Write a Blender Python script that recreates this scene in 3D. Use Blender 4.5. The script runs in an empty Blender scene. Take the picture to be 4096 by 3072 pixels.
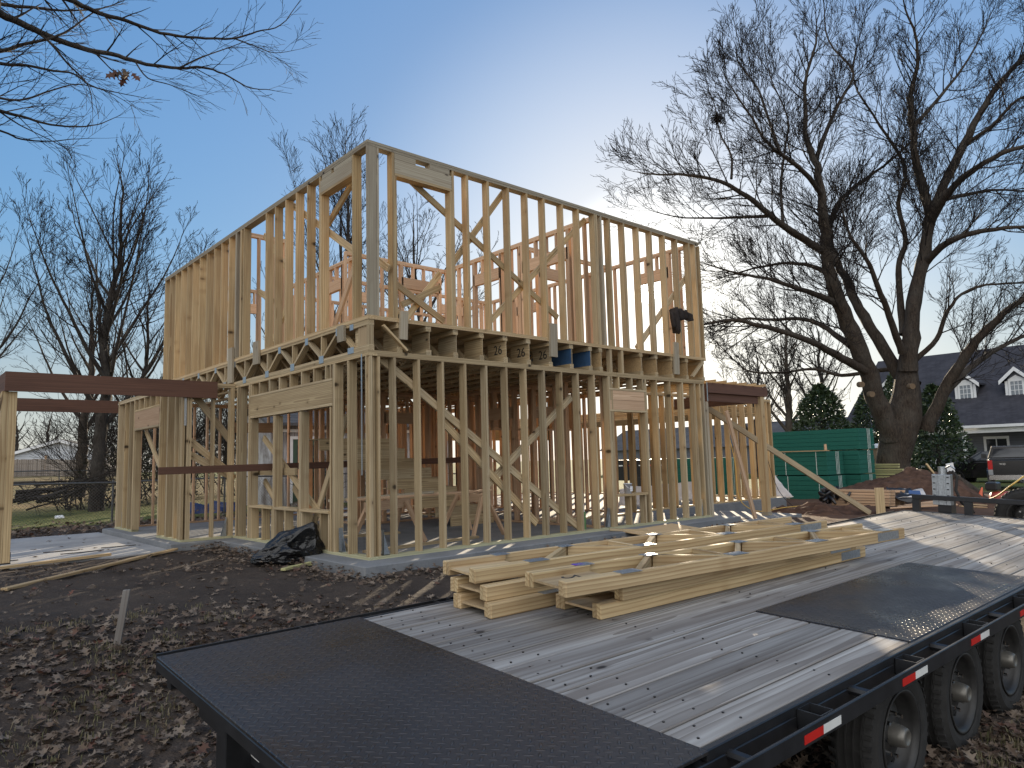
import bpy, bmesh, math, random
from mathutils import Vector, Matrix, noise
V = Vector
SC = bpy.context.scene
COL = SC.collection
rad = math.radians
RG = random.Random(11)

# ------------------------------------------------------------------ camera
CP = V((-4.8471, -8.3435, 1.246)); YAW = rad(48.4346); PIT = rad(6.0825); ROL = rad(-1.5474); FPX = 2860.0
_f = V((math.cos(PIT)*math.cos(YAW), math.cos(PIT)*math.sin(YAW), math.sin(PIT)))
_r = V((math.sin(YAW), -math.cos(YAW), 0)); _u = _r.cross(_f)
CR = math.cos(ROL)*_r + math.sin(ROL)*_u; CU = -math.sin(ROL)*_r + math.cos(ROL)*_u; CF = _f
def at(x, y, d):
    """world point seen at photo pixel (x, y), d metres along the view axis"""
    return CP + d*(CF + CR*((x-2048)/FPX) - CU*((y-1536)/FPX))
cam = bpy.data.cameras.new('camera'); camo = bpy.data.objects.new('camera', cam); COL.objects.link(camo)
camo.matrix_world = Matrix(((CR.x, CU.x, -CF.x, CP.x), (CR.y, CU.y, -CF.y, CP.y), (CR.z, CU.z, -CF.z, CP.z), (0, 0, 0, 1)))
cam.sensor_width = 36; cam.lens = 36*FPX/4096; cam.clip_end = 2000; cam.clip_start = .05
SC.camera = camo

# ------------------------------------------------------------------ objects
ORG = {}
def tag(o, label=None, cat=None, group=None, kind=None):
    if label: o['label'] = label
    if cat: o['category'] = cat
    if group: o['group'] = group
    if kind: o['kind'] = kind
    return o
def thing(name, loc, label, cat, group=None):
    o = bpy.data.objects.new(name, None); COL.objects.link(o); o.location = V(loc); o.empty_display_size = .2
    ORG[o.name] = V(loc); return tag(o, label, cat, group)
class MB:
    def __init__(s):
        s.v = []; s.f = []; s.m = []; s.bc = []; s.rn = []
    def quad(s, pts, m=0, rn=None, uv=None):
        b = len(s.v); s.v += [tuple(p) for p in pts]; s.f.append(tuple(range(b, b+len(pts)))); s.m.append(m)
        rn = RG.random() if rn is None else rn
        s.bc += [tuple(p) for p in (uv or pts)]; s.rn += [rn]*len(pts)
    def cell(s, o, a, b, c, m=0, rn=None, mf=None):
        """box from corner o with edge vectors a (long), b, c"""
        o, a, b, c = V(o), V(a), V(b), V(c); rn = RG.random() if rn is None else rn
        if a.cross(b).dot(c) < 0: o = o + b; b = -b
        la, lb, lc = a.length, b.length, c.length; n = len(s.v)
        for k in range(8):
            i, j, l = k & 1, (k >> 1) & 1, (k >> 2) & 1
            s.v.append(tuple(o + a*i + b*j + c*l)); s.bc.append((la*(i-.5), lb*(j-.5), lc*(l-.5))); s.rn.append(rn)
        for q, fc in enumerate(((0, 2, 3, 1), (4, 5, 7, 6), (0, 1, 5, 4), (2, 6, 7, 3), (0, 4, 6, 2), (1, 3, 7, 5))):
            s.f.append(tuple(n+x for x in fc)); s.m.append(m if mf is None else mf.get(q, m))
    def box(s, x0, y0, z0, x1, y1, z1, m=0, rn=None):
        e = [V((x1-x0, 0, 0)), V((0, y1-y0, 0)), V((0, 0, z1-z0))]; e.sort(key=lambda q: -q.length)
        s.cell((x0, y0, z0), e[0], e[1], e[2], m, rn)
    def beam(s, p0, p1, w, h, up=(0, 0, 1), m=0, rn=None, mf=None):
        p0, p1, up = V(p0), V(p1), V(up); d = (p1-p0).normalized(); sd = d.cross(up).normalized(); u2 = sd.cross(d)
        s.cell(p0 - sd*w/2 - u2*h/2, p1-p0, sd*w, u2*h, m, rn, mf)
    def tube(s, pts, rads, n=6, m=0, rn=None, cap=False, wob=0):
        rn = RG.random() if rn is None else rn; base = len(s.v); L = 0; k = len(pts)
        d0 = (pts[1]-pts[0]).normalized(); ref = V((1, 0, 0)) if abs(d0.x) < .8 else V((0, 1, 0))
        x = d0.cross(ref).normalized()
        for i in range(k):
            d = (pts[min(i+1, k-1)] - pts[max(i-1, 0)])
            if d.length < 1e-9: d = d0
            d = d.normalized(); x = (x - d*x.dot(d)); x = x.normalized() if x.length > 1e-6 else d.orthogonal().normalized(); y = d.cross(x)
            if i: L += (pts[i]-pts[i-1]).length
            r = rads[i]
            for j in range(n):
                a = 2*math.pi*j/n; q = x*math.cos(a)+y*math.sin(a); rr = r*(1+wob*noise.noise(V((L*2.0, j*1.7, rn*9))))if wob else r
                s.v.append(tuple(pts[i]+q*rr)); s.bc.append((L, r*math.cos(a), r*math.sin(a))); s.rn.append(rn)
        for i in range(k-1):
            for j in range(n):
                a = base+i*n+j; b = base+i*n+(j+1) % n
                s.f.append((a, b, b+n, a+n)); s.m.append(m)
        if cap:
            s.f.append(tuple(base+j for j in reversed(range(n)))); s.m.append(m)
            s.f.append(tuple(base+(k-1)*n+j for j in range(n))); s.m.append(m)
    def cyl(s, p0, p1, r, n=16, m=0, r1=None, rn=None):
        s.tube([V(p0), V(p1)], [r, r if r1 is None else r1], n, m, rn, True)
    def prism(s, poly, ext, m=0, rn=None, mside=None):
        """extrude polygon (list of points) by vector ext"""
        poly = [V(p) for p in poly]; ext = V(ext); n = len(poly); rn = RG.random() if rn is None else rn
        nr = V((0, 0, 0))
        for i in range(n): nr += poly[i].cross(poly[(i+1) % n])
        if nr.dot(ext) > 0: poly = poly[::-1]
        b = len(s.v)
        for p in poly: s.v.append(tuple(p)); s.bc.append(tuple(p)); s.rn.append(rn)
        for p in poly: s.v.append(tuple(p+ext)); s.bc.append(tuple(p+ext)); s.rn.append(rn)
        s.f.append(tuple(b+i for i in range(n))); s.m.append(m)
        s.f.append(tuple(b+n+i for i in reversed(range(n)))); s.m.append(m)
        for i in range(n):
            j = (i+1) % n; s.f.append((b+j, b+i, b+n+i, b+n+j)); s.m.append(m if mside is None else mside)
    def lathe(s, c, axis, prof, n=24, m=0, rn=None, mf=None):
        """prof: list of (radius, height) about axis through c"""
        c, ax = V(c), V(axis).normalized(); x = ax.orthogonal().normalized(); y = ax.cross(x); b = len(s.v); rn = RG.random() if rn is None else rn
        for (r, h) in prof:
            for j in range(n):
                a = 2*math.pi*j/n; p = c + ax*h + (x*math.cos(a)+y*math.sin(a))*r
                s.v.append(tuple(p)); s.bc.append((h, r*math.cos(a), r*math.sin(a))); s.rn.append(rn)
        for i in range(len(prof)-1):
            for j in range(n):
                k = (j+1) % n; s.f.append((b+i*n+j, b+i*n+k, b+(i+1)*n+k, b+(i+1)*n+j)); s.m.append(mf[i] if mf else m)
    def build(s, name, mats, parent=None, smooth=False, bevel=0):
        me = bpy.data.meshes.new(name)
        org = ORG.get(parent.name, V((0, 0, 0))) if parent else V((0, 0, 0))
        vv = s.v if org.length == 0 else [(p[0]-org.x, p[1]-org.y, p[2]-org.z) for p in s.v]
        me.from_pydata(vv, [], s.f)
        mats = mats if isinstance(mats, (list, tuple)) else [mats]
        for q in mats: me.materials.append(q)
        if len(mats) > 1: me.polygons.foreach_set('material_index', s.m)
        if s.v:
            a = me.attributes.new('bc', 'FLOAT_VECTOR', 'POINT'); a.data.foreach_set('vector', [c for p in s.bc for c in p])
            a = me.attributes.new('rnd', 'FLOAT', 'POINT'); a.data.foreach_set('value', s.rn)
        if smooth: me.polygons.foreach_set('use_smooth', [True]*len(me.polygons))
        me.update()
        o = bpy.data.objects.new(name, me); COL.objects.link(o)
        if parent: o.parent = parent
        ORG[o.name] = org
        if bevel:
            md = o.modifiers.new('bevel', 'BEVEL'); md.width = bevel; md.segments = 1; md.limit_method = 'ANGLE'
        return o
def top(name, mb, mats, label, cat, group=None, kind=None, smooth=False, bevel=0):
    return tag(mb.build(name, mats, None, smooth, bevel), label, cat, group, kind)
def dup(root, delta, label=None, rotz=0):
    r = root.copy(); COL.objects.link(r); r.location = root.location + V(delta); r.rotation_euler = (0, 0, rotz)
    if label: r['label'] = label
    for ch in root.children:
        c = ch.copy(); COL.objects.link(c); c.parent = r
        for g in ch.children:
            d = g.copy(); COL.objects.link(d); d.parent = c
    return r

# ------------------------------------------------------------------ materials
class NT:
    def __init__(s, name):
        s.mat = bpy.data.materials.new(name); s.mat.use_nodes = True; s.t = s.mat.node_tree
        s.b = s.t.nodes['Principled BSDF']
    def n(s, typ, **k):
        o = s.t.nodes.new(typ)
        for a, v in k.items(): setattr(o, a, v)
        return o
    def l(s, a, b): s.t.links.new(a, b)
    def val(s, sock, v):
        if hasattr(v, 'links') or isinstance(v, bpy.types.NodeSocket): s.l(v, sock)
        else: sock.default_value = v
    def math(s, op, a, b=None, c=None, clamp=False):
        o = s.n('ShaderNodeMath', operation=op); o.use_clamp = clamp; s.val(o.inputs[0], a)
        if b is not None: s.val(o.inputs[1], b)
        if c is not None: s.val(o.inputs[2], c)
        return o.outputs[0]
    def vmath(s, op, a, b=None):
        o = s.n('ShaderNodeVectorMath', operation=op); s.val(o.inputs[0], a)
        if b is not None: s.val(o.inputs[1], b)
        return o.outputs[0]
    def comb(s, x, y, z):
        o = s.n('ShaderNodeCombineXYZ'); s.val(o.inputs[0], x); s.val(o.inputs[1], y); s.val(o.inputs[2], z); return o.outputs[0]
    def sep(s, v):
        o = s.n('ShaderNodeSeparateXYZ'); s.l(v, o.inputs[0]); return o.outputs
    def attr(s, name):
        o = s.n('ShaderNodeAttribute', attribute_name=name); return o
    def noise(s, vec, scale, detail=3, rough=.55, dist=0):
        o = s.n('ShaderNodeTexNoise'); s.val(o.inputs['Vector'], vec); s.val(o.inputs['Scale'], scale); o.inputs['Detail'].default_value = detail
        o.inputs['Roughness'].default_value = rough; o.inputs['Distortion'].default_value = dist; return o.outputs['Fac']
    def vor(s, vec, scale, feat='F1', out='Distance'):
        o = s.n('ShaderNodeTexVoronoi', feature=feat); s.val(o.inputs['Vector'], vec); s.val(o.inputs['Scale'], scale); return o.outputs[out]
    def ramp(s, fac, stops):
        o = s.n('ShaderNodeValToRGB'); e = o.color_ramp.elements
        while len(e) < len(stops): e.new(.5)
        for i, (p, c) in enumerate(stops): e[i].position = p; e[i].color = (*c, 1) if len(c) == 3 else c
        s.val(o.inputs[0], fac); return o.outputs[0]
    def mix(s, fac, a, b, mode='MIX'):
        o = s.n('ShaderNodeMix', data_type='RGBA', blend_type=mode); s.val(o.inputs[0], fac)
        s.val(o.inputs[6], (*a, 1) if isinstance(a, tuple) and len(a) == 3 else a); s.val(o.inputs[7], (*b, 1) if isinstance(b, tuple) and len(b) == 3 else b); return o.outputs[2]
    def maprange(s, v, a, b, c=0, d=1, smooth=False):
        o = s.n('ShaderNodeMapRange'); o.interpolation_type = 'SMOOTHSTEP' if smooth else 'LINEAR'
        s.val(o.inputs[0], v)
        for i, q in enumerate((a, b, c, d)): o.inputs[i+1].default_value = q
        return o.outputs[0]
    def bump(s, h, strength=.3, dist=.01):
        o = s.n('ShaderNodeBump'); o.inputs['Strength'].default_value = strength; o.inputs['Distance'].default_value = dist; s.l(h, o.inputs['Height']); return o.outputs[0]
    def out(s, col=None, rough=None, normal=None, metal=None, spec=None):
        if col is not None: s.val(s.b.inputs['Base Color'], (*col, 1) if isinstance(col, tuple) and len(col) == 3 else col)
        if rough is not None: s.val(s.b.inputs['Roughness'], rough)
        if normal is not None: s.l(normal, s.b.inputs['Normal'])
        if metal is not None: s.val(s.b.inputs['Metallic'], metal)
        if spec is not None: s.b.inputs['Specular IOR Level'].default_value = spec
        return s.mat
def plain(name, col, rough=.6, metal=0, var=.15, scale=6, spec=.5, bump=0):
    m = NT(name); g = m.n('ShaderNodeTexCoord').outputs['Object']
    nz = m.noise(g, scale, 5, .65); c = m.mix(m.maprange(nz, .3, .7, 0, 1), tuple(q*(1-var) for q in col), tuple(min(1, q*(1+var)) for q in col))
    return m.out(c, rough, m.bump(nz, bump, .02) if bump else None, metal, spec)
def wood(name, ca, cb, dark, knots=.26, ring=13, rough=.72, grey=0, ringamt=.8, bump=.12, vary=.42):
    m = NT(name); bc = m.sep(m.attr('bc').outputs['Vector']); rn = m.attr('rnd').outputs['Fac']
    o1 = m.math('MULTIPLY', rn, 37.3); o2 = m.math('FRACT', m.math('MULTIPLY', rn, 91.7)); o3 = m.math('FRACT', m.math('MULTIPLY', rn, 53.1))
    px = m.math('MULTIPLY_ADD', bc[0], .20, o1)
    py = m.math('ADD', bc[1], m.math('MULTIPLY', m.math('SUBTRACT', o2, .5), .12)); pz = m.math('ADD', bc[2], m.math('MULTIPLY_ADD', o3, .06, .03))
    vec = m.comb(m.math('MULTIPLY', px, 1.0), py, pz)
    w = m.n('ShaderNodeTexWave', wave_type='RINGS', rings_direction='X', wave_profile='SAW'); m.l(vec, w.inputs['Vector'])
    w.inputs['Scale'].default_value = ring; w.inputs['Distortion'].default_value = 5.5; w.inputs['Detail'].default_value = 2; w.inputs['Detail Scale'].default_value = .35
    streak = m.noise(m.comb(m.math('MULTIPLY_ADD', bc[0], 1.1, o1), m.math('MULTIPLY_ADD', bc[1], 42., o1), m.math('MULTIPLY', bc[2], 42.)), 1.0, 3)
    blot = m.noise(m.comb(m.math('MULTIPLY_ADD', bc[0], .9, o1), m.math('MULTIPLY_ADD', bc[1], 5., o1), m.math('MULTIPLY', bc[2], 5.)), 1.0, 3)
    col = m.mix(o2, ca, cb)
    col = m.mix(m.math('MULTIPLY', m.math('POWER', w.outputs['Fac'], 2.2), ringamt), col, dark)
    col = m.mix(m.maprange(streak, .38, .72, 0, .5), col, dark)
    col = m.mix(m.maprange(blot, .48, .72, 0, .45), col, dark)
    # knots
    kv = m.comb(m.math('MULTIPLY_ADD', bc[0], 4.2, o1), m.math('MULTIPLY_ADD', bc[1], 8., m.math('MULTIPLY', o1, 1.7)), m.math('MULTIPLY', bc[2], 2.))
    vo = m.n('ShaderNodeTexVoronoi', feature='F1'); m.l(kv, vo.inputs['Vector']); vo.inputs['Scale'].default_value = 1.0
    kc = m.sep(vo.outputs['Color'])
    kn = m.math('MULTIPLY', m.maprange(vo.outputs['Distance'], .07, .19, 1, 0, True), m.math('GREATER_THAN', kc[0], 1-knots))
    halo = m.math('MULTIPLY', m.maprange(vo.outputs['Distance'], .1, .42, .45, 0, True), m.math('GREATER_THAN', kc[0], 1-knots))
    col = m.mix(halo, col, dark); col = m.mix(kn, col, tuple(q*.22 for q in dark))
    if grey:
        gn = m.noise(m.comb(m.math('MULTIPLY_ADD', bc[0], .5, o1), m.math('MULTIPLY_ADD', bc[1], 9., o1), 0.), 1.0, 4)
        col = m.mix(m.maprange(gn, .4, .65, 0, grey), col, (.15, .13, .115))
    v = m.math('MULTIPLY_ADD', o3, vary, 1.0-vary*.52); col = m.mix(1.0, col, m.comb(v, v, v), 'MULTIPLY')
    h = m.math('ADD', m.math('MULTIPLY', w.outputs['Fac'], .2), streak)
    return m.out(col, rough, m.bump(h, bump, .004), spec=.3)
M = {}
M['pine'] = wood('framing_pine', (.50, .42, .285), (.53, .41, .24), (.25, .17, .09))
M['ypine'] = wood('yellow_pine', (.58, .45, .255), (.55, .42, .25), (.27, .165, .075))
M['gpine'] = wood('grey_weathered_pine', (.37, .335, .255), (.42, .365, .27), (.24, .19, .135))
M['fir'] = wood('douglas_fir', (.55, .385, .255), (.59, .42, .28), (.36, .22, .13), knots=.15)
M['treated'] = wood('treated_plate', (.40, .40, .26), (.44, .42, .27), (.27, .25, .15), knots=.16)
M['ply'] = wood('plywood', (.50, .37, .21), (.48, .36, .22), (.36, .25, .14), knots=.12, ring=7)
M['lvl'] = wood('laminated_beam', (.135, .068, .046), (.115, .06, .042), (.06, .03, .022), knots=0, ring=14, ringamt=.5)
M['deck'] = wood('weathered_deck', (.35, .34, .325), (.42, .405, .38), (.13, .11, .095), knots=.2, ring=11, rough=.68, grey=.7, ringamt=.8, bump=.22, vary=.5)
M['lime'] = wood('treated_lumber', (.42, .42, .20), (.47, .44, .22), (.30, .28, .13), knots=.16)
M['osb'] = plain('strand_board', (.42, .29, .15), .8, var=.3, scale=40)
M['steel'] = plain('black_steel', (.022, .023, .026), .38, .2, .3, 9, .5)
M['blackp'] = plain('black_paint', (.016, .017, .02), .28, 0, .25, 5)
M['rubber'] = plain('rubber', (.03, .029, .028), .85, 0, .25, 14, .3, .2)
M['galv'] = plain('galvanised', (.42, .45, .48), .38, .85, .25, 60)
M['white'] = plain('white_paint', (.74, .75, .76), .55, 0, .06)
M['grey'] = plain('grey_paint', (.30, .31, .33), .5, 0, .1)
M['red'] = plain('red_reflector', (.55, .02, .015), .3, 0, .1)
M['tapewhite'] = plain('white_reflector', (.75, .75, .72), .3, 0, .1)
M['glass'] = plain('dark_glass', (.02, .024, .03), .06, 0, .1, 1, .8)
M['blue'] = plain('blue_membrane', (.035, .09, .19), .55, 0, .2)
M['chrome'] = plain('chrome', (.6, .6, .6), .15, 1, .05)

def concrete(ca, cb):
    m = NT('concrete'); g = m.n('ShaderNodeTexCoord').outputs['Object']
    a = m.noise(g, 1.1, 6, .65); b = m.noise(g, 26, 3)
    sx = m.sep(g); st = m.noise(m.comb(m.math('MULTIPLY', sx[0], 1.5), m.math('MULTIPLY', sx[1], 1.5), m.math('MULTIPLY', sx[2], 30.)), 1, 3)
    c = m.mix(m.maprange(a, .3, .7), ca, cb); c = m.mix(m.maprange(b, .5, .8, 0, .35), c, tuple(q*.62 for q in ca)); c = m.mix(m.maprange(st, .5, .75, 0, .3), c, tuple(q*.8 for q in ca))
    return m.out(c, .85, m.bump(m.math('ADD', b, st), .25, .006))
M['concrete'] = concrete((.13, .14, .155), (.24, .245, .25)); M['pale_concrete'] = concrete((.24, .245, .255), (.38, .38, .385))
def tread():
    m = NT('tread_plate'); bc = m.sep(m.attr('bc').outputs['Vector'])
    P = .040
    def cellp(u, v):
        fu = m.math('FLOOR', u); fv = m.math('FLOOR', v)
        par = m.math('MODULO', m.math('ABSOLUTE', m.math('ADD', fu, fv)), 2.0)
        x = m.math('SUBTRACT', m.math('FRACT', u), .5); y = m.math('SUBTRACT', m.math('FRACT', v), .5)
        ax = m.math('ADD', m.math('MULTIPLY', x, par), m.math('MULTIPLY', y, m.math('SUBTRACT', 1., par)))
        ay = m.math('ADD', m.math('MULTIPLY', y, par), m.math('MULTIPLY', x, m.math('SUBTRACT', 1., par)))
        d = m.math('SQRT', m.math('ADD', m.math('POWER', m.math('DIVIDE', ax, .56), 2.), m.math('POWER', m.math('DIVIDE', ay, .17), 2.)))
        return m.maprange(d, .55, 1.0, 1, 0, True)
    s = .7071/P
    u = m.math('MULTIPLY', m.math('ADD', bc[0], bc[1]), s); v = m.math('MULTIPLY', m.math('SUBTRACT', bc[0], bc[1]), s)
    h = cellp(m.math('ADD', u, 500.), m.math('ADD', v, 500.))
    g = m.n('ShaderNodeTexCoord').outputs['Object']; nz = m.noise(g, 1.6, 5, .6); n2 = m.noise(g, 22, 3)
    c = m.mix(m.maprange(nz, .35, .7), (.035, .036, .042), (.075, .066, .062)); c = m.mix(m.math('MULTIPLY', h, .3), c, (.12, .125, .14))
    ro = m.math('ADD', m.maprange(nz, .38, .62, .16, .40), m.math('MULTIPLY', n2, .12))
    wv = m.noise(g, .9, 2)
    hh = m.math('ADD', h, m.math('MULTIPLY', wv, 7.0))
    return m.out(c, ro, m.bump(hh, 1.0, .005), .55)
M['tread'] = tread()
def bark(name, a, b, sc=1.0):
    m = NT(name); g = m.n('ShaderNodeTexCoord').outputs['Object']; s = m.sep(g)
    v = m.comb(m.math('MULTIPLY', s[0], 1.), m.math('MULTIPLY', s[1], 1.), m.math('MULTIPLY', s[2], .22))
    n1 = m.noise(v, 22*sc, 4, .6, 1.0); n2 = m.noise(g, 2.0, 3)
    c = m.mix(m.maprange(n1, .35, .65), a, b); c = m.mix(m.maprange(n2, .4, .7, 0, .35), c, (.11, .105, .095))
    return m.out(c, .9, m.bump(n1, .9, .05), spec=.2)
M['bark'] = bark('bark', (.026, .020, .016), (.075, .058, .045))
M['twig'] = plain('twig_bark', (.022, .018, .016), .9, 0, .3, 4, .2)
M['bark_dark'] = bark('dark_bark', (.018, .015, .013), (.048, .039, .033), 1.4)
M['leaf_dry'] = None
def dryleaf():
    m = NT('dry_leaf'); r = m.attr('rnd').outputs['Fac']
    c = m.ramp(r, [(0, (.075, .052, .038)), (.35, (.125, .092, .068)), (.7, (.20, .16, .125)), (.93, (.10, .066, .05)), (1, (.12, .055, .04))])
    return m.out(c, .75, spec=.25)
M['leaf_dry'] = dryleaf()
def leaf(name, a, b, rough=.45):
    m = NT(name); r = m.attr('rnd').outputs['Fac']; c = m.mix(r, a, b); return m.out(c, rough, spec=.4)
M['leaf_green'] = leaf('evergreen_leaf', (.018, .035, .016), (.05, .075, .03))
M['grass'] = leaf('grass_blade', (.085, .085, .035), (.20, .165, .10), .7)

# ------------------------------------------------------------------ world, sun, view
SKY_FILL = 6.6  # radiance of the fill light added to the sky behind the camera
SUN = V((.774, .593, .223)).normalized(); EL = math.asin(SUN.z); AZ = math.atan2(SUN.y, SUN.x)
w = bpy.data.worlds.new('World'); SC.world = w; w.use_nodes = True; nt = w.node_tree
sk = nt.nodes.new('ShaderNodeTexSky'); sk.sky_type = 'NISHITA'; sk.sun_disc = False; sk.sun_elevation = EL; sk.sun_rotation = math.pi/2 - AZ
sk.altitude = 300; sk.air_density = 1.0; sk.dust_density = .5; sk.ozone_density = 2.2
bg = nt.nodes['Background']; W_ = NT.__new__(NT); W_.t = nt
lum = W_.n('ShaderNodeRGBToBW'); nt.links.new(sk.outputs[0], lum.inputs[0])
sc = W_.math('MULTIPLY', W_.math('POWER', W_.math('MAXIMUM', lum.outputs[0], .05), -.53), .90)
hs = W_.n('ShaderNodeHueSaturation'); hs.inputs['Saturation'].default_value = 1.18; nt.links.new(sk.outputs[0], hs.inputs['Color'])
vm = W_.n('ShaderNodeVectorMath', operation='SCALE'); nt.links.new(hs.outputs[0], vm.inputs[0]); nt.links.new(sc, vm.inputs['Scale'])
# made-up cloud away from the sun, added as fill for the shaded faces
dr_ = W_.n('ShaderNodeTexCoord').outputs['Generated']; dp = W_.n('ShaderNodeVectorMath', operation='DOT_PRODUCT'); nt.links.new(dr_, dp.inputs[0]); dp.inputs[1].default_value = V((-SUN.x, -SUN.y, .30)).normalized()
fill_ = W_.math('MULTIPLY', W_.maprange(dp.outputs['Value'], .12, .75, 0, 1, True), W_.maprange(W_.noise(dr_, 2.2, 5, .6), .3, .62, .35, 1))
dz_ = W_.sep(dr_)[2]; lw = W_.math('MULTIPLY', W_.math('MULTIPLY', lum.outputs[0], sc), 1.0); hz = W_.vmath('MULTIPLY', W_.comb(lw, lw, lw), (.98, 1.0, 1.04))
base_ = W_.mix(W_.maprange(dz_, .0, .30, .72, 0, True), vm.outputs[0], hz)
sd_ = W_.n('ShaderNodeVectorMath', operation='DOT_PRODUCT'); nt.links.new(W_.vmath('NORMALIZE', dr_), sd_.inputs[0]); sd_.inputs[1].default_value = SUN
def halo_(a, amt): return W_.math('MULTIPLY', W_.maprange(sd_.outputs['Value'], math.cos(rad(a)), 1, 0, 1, True), amt)
hl = W_.math('ADD', W_.math('ADD', halo_(26, .75), halo_(9, 2.5)), W_.maprange(sd_.outputs['Value'], math.cos(rad(.95)), math.cos(rad(.6)), 0, 45, True))
base_ = W_.vmath('ADD', base_, W_.vmath('MULTIPLY', W_.comb(hl, hl, hl), (1.0, .97, .88)))
mx = W_.mix(fill_, base_, (SKY_FILL*.99, SKY_FILL*.97, SKY_FILL*.94)); nt.links.new(mx, bg.inputs[0]); bg.inputs[1].default_value = .15
sl = bpy.data.lights.new('sun', 'SUN'); sl.energy = 5; sl.angle = rad(.5); sl.color = (1, .83, .60)
so = bpy.data.objects.new('sun', sl); COL.objects.link(so); so.rotation_euler = (-SUN).to_track_quat('-Z', 'Y').to_euler()
SC.view_settings.view_transform = 'Standard'; SC.view_settings.look = 'None'; SC.view_settings.gamma = 1; SC.view_settings.exposure = 1.0
SC.cycles.max_bounces = 10; SC.cycles.diffuse_bounces = 6
# ------------------------------------------------------------------ ground
def ss(a, b, v):
    t = min(1, max(0, (v-a)/(b-a))); return t*t*(3-2*t)
def gz(x, y, nz=True):
    z = -.13 - .5*ss(-.5, -4.4, y) - .2*ss(8.5, 13, x) - .45*ss(18, 42, x)
    z = max(z, -.98)
    if y > 14 and x < 30: z += .0145*(y-14)*ss(30, 15, x)
    if nz:
        d = math.hypot(x-CP.x, y-CP.y); k = 1 if d < 40 else .3
        z += k*(.035*noise.noise(V((x*.9, y*.9, 0))) + .03*noise.noise(V((x*2.6, y*2.6, 3))) + .02*abs(noise.noise(V((x*7, y*7, 5)))))
    return z
def axis(a, b, st, far):
    c = [a]
    while c[-1] < b: c.append(c[-1]+st)
    q = st; p = c[-1]
    while p < far: q *= 1.22; p += q; c.append(p)
    q = st; p = c[0]; pre = []
    while p > -far: q *= 1.22; p -= q; pre.append(p)
    return pre[::-1] + c
gx = axis(-9, 14, .11, 700); gy = axis(-9.5, 13, .11, 700)
gv = [(x, y, gz(x, y)) for y in gy for x in gx]; nx = len(gx)
gf = [(j*nx+i, j*nx+i+1, (j+1)*nx+i+1, (j+1)*nx+i) for j in range(len(gy)-1) for i in range(nx-1)]
gm = bpy.data.meshes.new('ground'); gm.from_pydata(gv, [], gf); gm.polygons.foreach_set('use_smooth', [True]*len(gf))
go = bpy.data.objects.new('ground', gm); COL.objects.link(go); go['kind'] = 'structure'
def ground_mat():
    m = NT('ground_dirt'); g = m.n('ShaderNodeNewGeometry').outputs['Position']; s = m.sep(g)
    a = m.noise(g, .8, 6, .65); b = m.noise(g, 7, 5, .7); c3 = m.noise(g, 45, 3)
    dirt = m.mix(m.maprange(a, .3, .7), (.040, .032, .028), (.080, .062, .050)); dirt = m.mix(m.maprange(b, .45, .75, 0, .6), dirt, (.035, .028, .024))
    dirt = m.mix(m.maprange(c3, .58, .75, 0, .5), dirt, (.15, .125, .105))
    red = m.mix(m.maprange(a, .3, .7), (.075, .046, .034), (.125, .075, .052))
    dirt = m.mix(m.maprange(s[0], 7.5, 12, 0, 1, True), dirt, red)
    # lawns: tan dormant field and a greener strip behind, verge in front
    n3 = m.noise(g, .35, 4, .6)
    field = m.mix(m.maprange(n3, .35, .65), (.24, .165, .085), (.17, .14, .06)); field = m.mix(m.maprange(b, .4, .7, 0, .5), field, (.10, .105, .04))
    green = m.mix(m.maprange(b, .35, .65), (.06, .085, .022), (.14, .14, .05))
    lawn = m.mix(m.maprange(m.math('ADD', s[1], m.math('MULTIPLY', n3, 6.)), 20, 27, 0, 1, True), green, field)
    k = m.maprange(m.math('ADD', s[1], m.math('MULTIPLY', b, 1.5)), 13.2, 14.6, 0, 1, True)
    col = m.mix(k, dirt, lawn)
    k2 = m.maprange(m.math('ADD', s[0], m.math('MULTIPLY', b, 3.)), 27, 32, 0, 1, True); col = m.mix(k2, col, green)
    fr = m.math('MULTIPLY', m.maprange(m.math('ADD', s[1], m.math('MULTIPLY', a, 3.)), -2.2, -3.6, 0, 1, True), m.maprange(s[0], -2.5, -4.2, 0, 1, True))
    col = m.mix(m.math('MULTIPLY', fr, .7), col, m.mix(m.maprange(c3, .4, .6), (.03, .034, .016), (.075, .07, .04)))
    return m.out(col, .95, m.bump(m.math('ADD', b, m.math('MULTIPLY', c3, .5)), .7, .03), spec=.15)
gm.materials.append(ground_mat())

def slab(name, poly, z0, z1, round_=0):
    b = MB(); b.prism([(x, y, z0) for x, y in poly], (0, 0, z1-z0)); o = b.build(name, M['pale_concrete' if name == 'patio_slab' else 'concrete'], bevel=.012); o['kind'] = 'structure'; return o
slab('house_slab', [(-.34, -.47), (8.25, -.42), (8.25, 1.95), (14.6, 1.95), (14.6, 12.3), (-1.1, 9.5), (-1.1, 4.62), (-.34, 4.58)], -.75, 0)
slab('patio_slab', [(-7.5, 4.45), (-1.103, 4.55), (-1.103, 9.75), (-7.5, 9.75)], -.45, -.09)
slab('porch_slab', [(8.253, -.42), (10.85, -.38), (10.85, 1.947), (8.253, 1.947)], -.75, -.13)

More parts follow.
